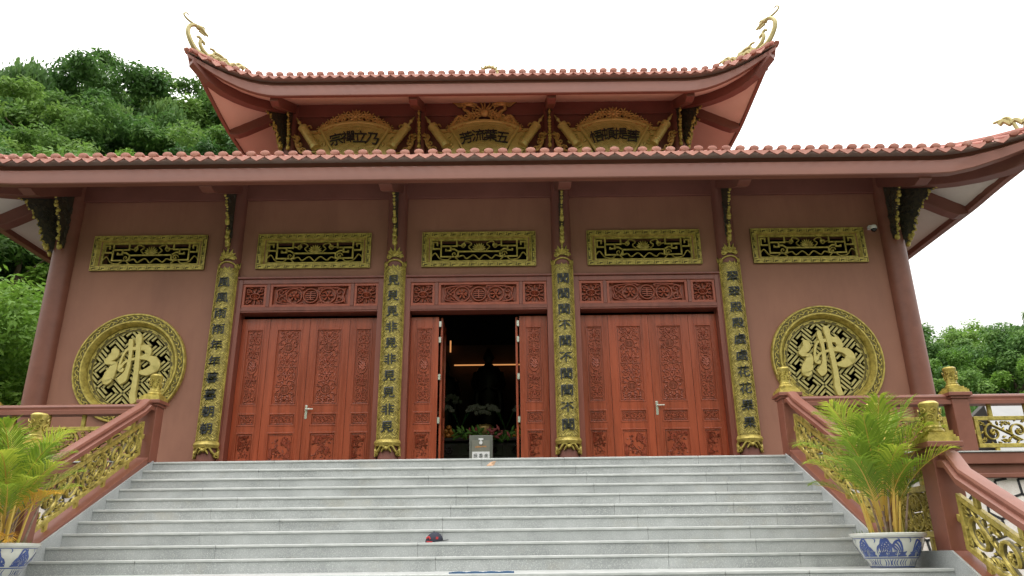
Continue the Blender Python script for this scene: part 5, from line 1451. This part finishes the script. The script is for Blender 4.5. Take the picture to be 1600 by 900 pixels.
def palm(x, y, z, lab, seed, fr, big=1.0):
    t = thing('potted_palm', (x,y,z), lab, 'potted palm', 'potted palms on the stair landing')
    r_ = random.Random(seed); k = .375
    prof = [(.205,0),(.215,.012),(.235,.06),(.262,.10),(.31,.18),(.338,.25),(.342,.285),(.352,.30),(.375,.315),(.378,.335),(.366,.345),(.335,.34),(.325,.30),(.02,.29)]
    b = MB(); b.lathe(prof, (x,y,z), 56); pot = b.build('pot', POT, t, smooth=40)
    def rad(v):
        for (r0,z0),(r1,z1) in zip(prof,prof[1:]):
            if z0 <= v <= z1 and z1 > z0: return lerp(r0,r1,(v-z0)/(z1-z0))
        return .34
    Mp = lambda u, v, d: (x+(rad(v)+d*.1+.0015)*math.sin(u), y-(rad(v)+d*.1+.0015)*math.cos(u), z+v)
    d_ = MB()
    def ring(v, w): d_.rib([(2*PI*q/56, v) for q in range(57)], w, .01, Mp)
    ring(.098,.005); ring(.012,.006); ring(.292,.003)
    def st(P, W, s=1.0):   # u scaled to angle
        Q = bez([(p[0], p[1]) for p in P], 6); m = len(Q)-1
        rings = []
        for i in range(len(Q)):
            a = Q[max(i-1,0)]; bq = Q[min(i+1,m)]; tx,ty = (bq[0]-a[0])*.32,(bq[1]-a[1]); l = math.hypot(tx,ty) or 1; nx,ny = -ty/l,tx/l
            w_ = W*math.sin(PI*(.08+.84*i/m)); u,v = Q[i]
            rings.append([Mp(u-nx*w_/.32, max(.016,v-ny*w_), .005), Mp(u+nx*w_/.32, min(.285,v+ny*w_), .005)])
        d_.loft(rings, False, False)
    for q in range(17):
        u = 2*PI*q/17 + r_.uniform(-.08,.08); s = 1 if q % 2 else -1; hh = r_.uniform(.9,1.1)
        for j in range(4):
            e = .055*j
            st([(u+s*(.02+e*1.2),.118),(u+s*(.0+e),.17*hh),(u+s*(.09+e*1.6),(.26-.018*j)*hh),(u+s*(.24+e*1.3),(.245-.03*j)*hh),(u+s*(.29+e),(.20-.025*j)*hh)], .0105-.0014*j)
        st([(u-.16,.115),(u,.128),(u+.17,.118)], .016); st([(u-.1,.15),(u+.05,.142),(u+.15,.16)], .014)
        for j in range(3): st([(u+.1*j,.02),(u+.1*j+s*.05,.05),(u+.1*j+.02,.09)], .006)
        st([(u+.2,.30),(u+.26,.27),(u+.22,.245)], .005)
    d_.build('painted_scene', BLUE, pot)
    b = MB(); b.lathe([(.325,.300),(.3,.308),(.15,.315),(.01,.32)], (x,y,z), 24); b.build('soil', SOIL, t)
    # weeds / small grass round the rim
    b = MB()
    for q in range(150):
        a = r_.uniform(0,6.3); rr = .31*math.sqrt(r_.random()); px_, py_ = x+rr*math.cos(a), y+rr*math.sin(a); h = r_.uniform(.03,.10); dx_,dy_ = r_.gauss(0,.03),r_.gauss(0,.03)
        b.add([(px_-.004,py_,z+.30),(px_+.004,py_,z+.30),(px_+dx_,py_+dy_,z+.31+h)], [(0,1,2)])
    o = b.build('weeds', FOLP, t); o['kind'] = 'stuff'
    for q in range(19):
        a = r_.uniform(0,6.3); rr = .20*math.sqrt(r_.random()); bx_, by_ = x+rr*math.cos(a), y+rr*math.sin(a); H = r_.uniform(.34,.66); lean = .12+.55*rr
        tp = (bx_+math.cos(a)*H*lean, by_+math.sin(a)*H*lean, z+.30+H)
        md = (lerp(bx_,tp[0],.4), lerp(by_,tp[1],.4), z+.30+H*.45)
        c_ = MB(); c_.tube([(bx_,by_,z+.28),md,tp], [.016,.012,.008], 7); c_.build('cane', CANEB if q % 3 == 0 else CANE, t, smooth=60)
    for q,(az,tilt,hz,sc,kd) in enumerate(fr):
        f = bpy.data.objects.new('frond', FR[kd]); col.objects.link(f); f.parent = t
        rr = .04+.10*r_.random()*(.3+tilt)
        f.location = (rr*math.cos(az), rr*math.sin(az), hz)
        f.rotation_euler = (0, tilt, az); f.scale = (sc*big, sc*big, sc*big)
        f.rotation_euler = (Matrix.Rotation(az,4,'Z') @ Matrix.Rotation(tilt,4,'Y')).to_euler()
        if kd == 4: f['label'] = 'orange yellow dying frond'
    return t
def fronds(seed, extra=()):
    r_ = random.Random(seed); F = []
    for k in range(24):
        az = 2*PI*k*.382 + r_.uniform(-.3,.3); q = k/23
        tilt = lerp(-.03,.38,q)+r_.uniform(-.08,.08)
        F.append((az, tilt, lerp(.66,.40,q)+r_.uniform(-.06,.08), r_.uniform(.88,1.06)*lerp(1.2,.88,q), r_.choice((0,1,1) if q < .35 else (1,1,2) if q < .7 else (1,1,2,2))))
    return F + list(extra)
palm(4.655,-6.82,-1.64,'areca palm in a blue and white porcelain pot on the right of the stair landing',3, fronds(21, [(.1,.35,.62,.95,4),(.5,.6,.75,.6,4)]))
palm(-4.74,-6.82,-1.64,'areca palm in a blue and white porcelain pot on the left of the stair landing',4, fronds(25, [(-.3,.5,.50,.95,4),(-.9,1.0,.36,.6,4),(-2.9,.6,.5,.7,4)]), .86)

# ================================================================== SHED BEYOND THE TERRACE
sh = thing('shed', (21,10,0), 'low outbuilding with grey sheet roof beyond the right terrace rail', 'shed')
b = MB(); b.box(17.2,28,9.3,15,GZ,1.2); b.build('wall', SHEDW, sh)
b = MB(); b.hull8([(15.9,8.6,.9),(28.5,8.6,.9),(28.5,12,3.5),(17.8,12,3.5),(15.9,8.6,1.02),(28.5,8.6,1.02),(28.5,12,3.62),(17.8,12,3.62)])
b.hull8([(17.8,12.0,3.5),(28.5,12.0,3.5),(28.5,15.4,.9),(15.9,15.4,.9),(17.8,12.0,3.62),(28.5,12.0,3.62),(28.5,15.4,1.02),(15.9,15.4,1.02)])
b.build('roof', SHEDR, sh)
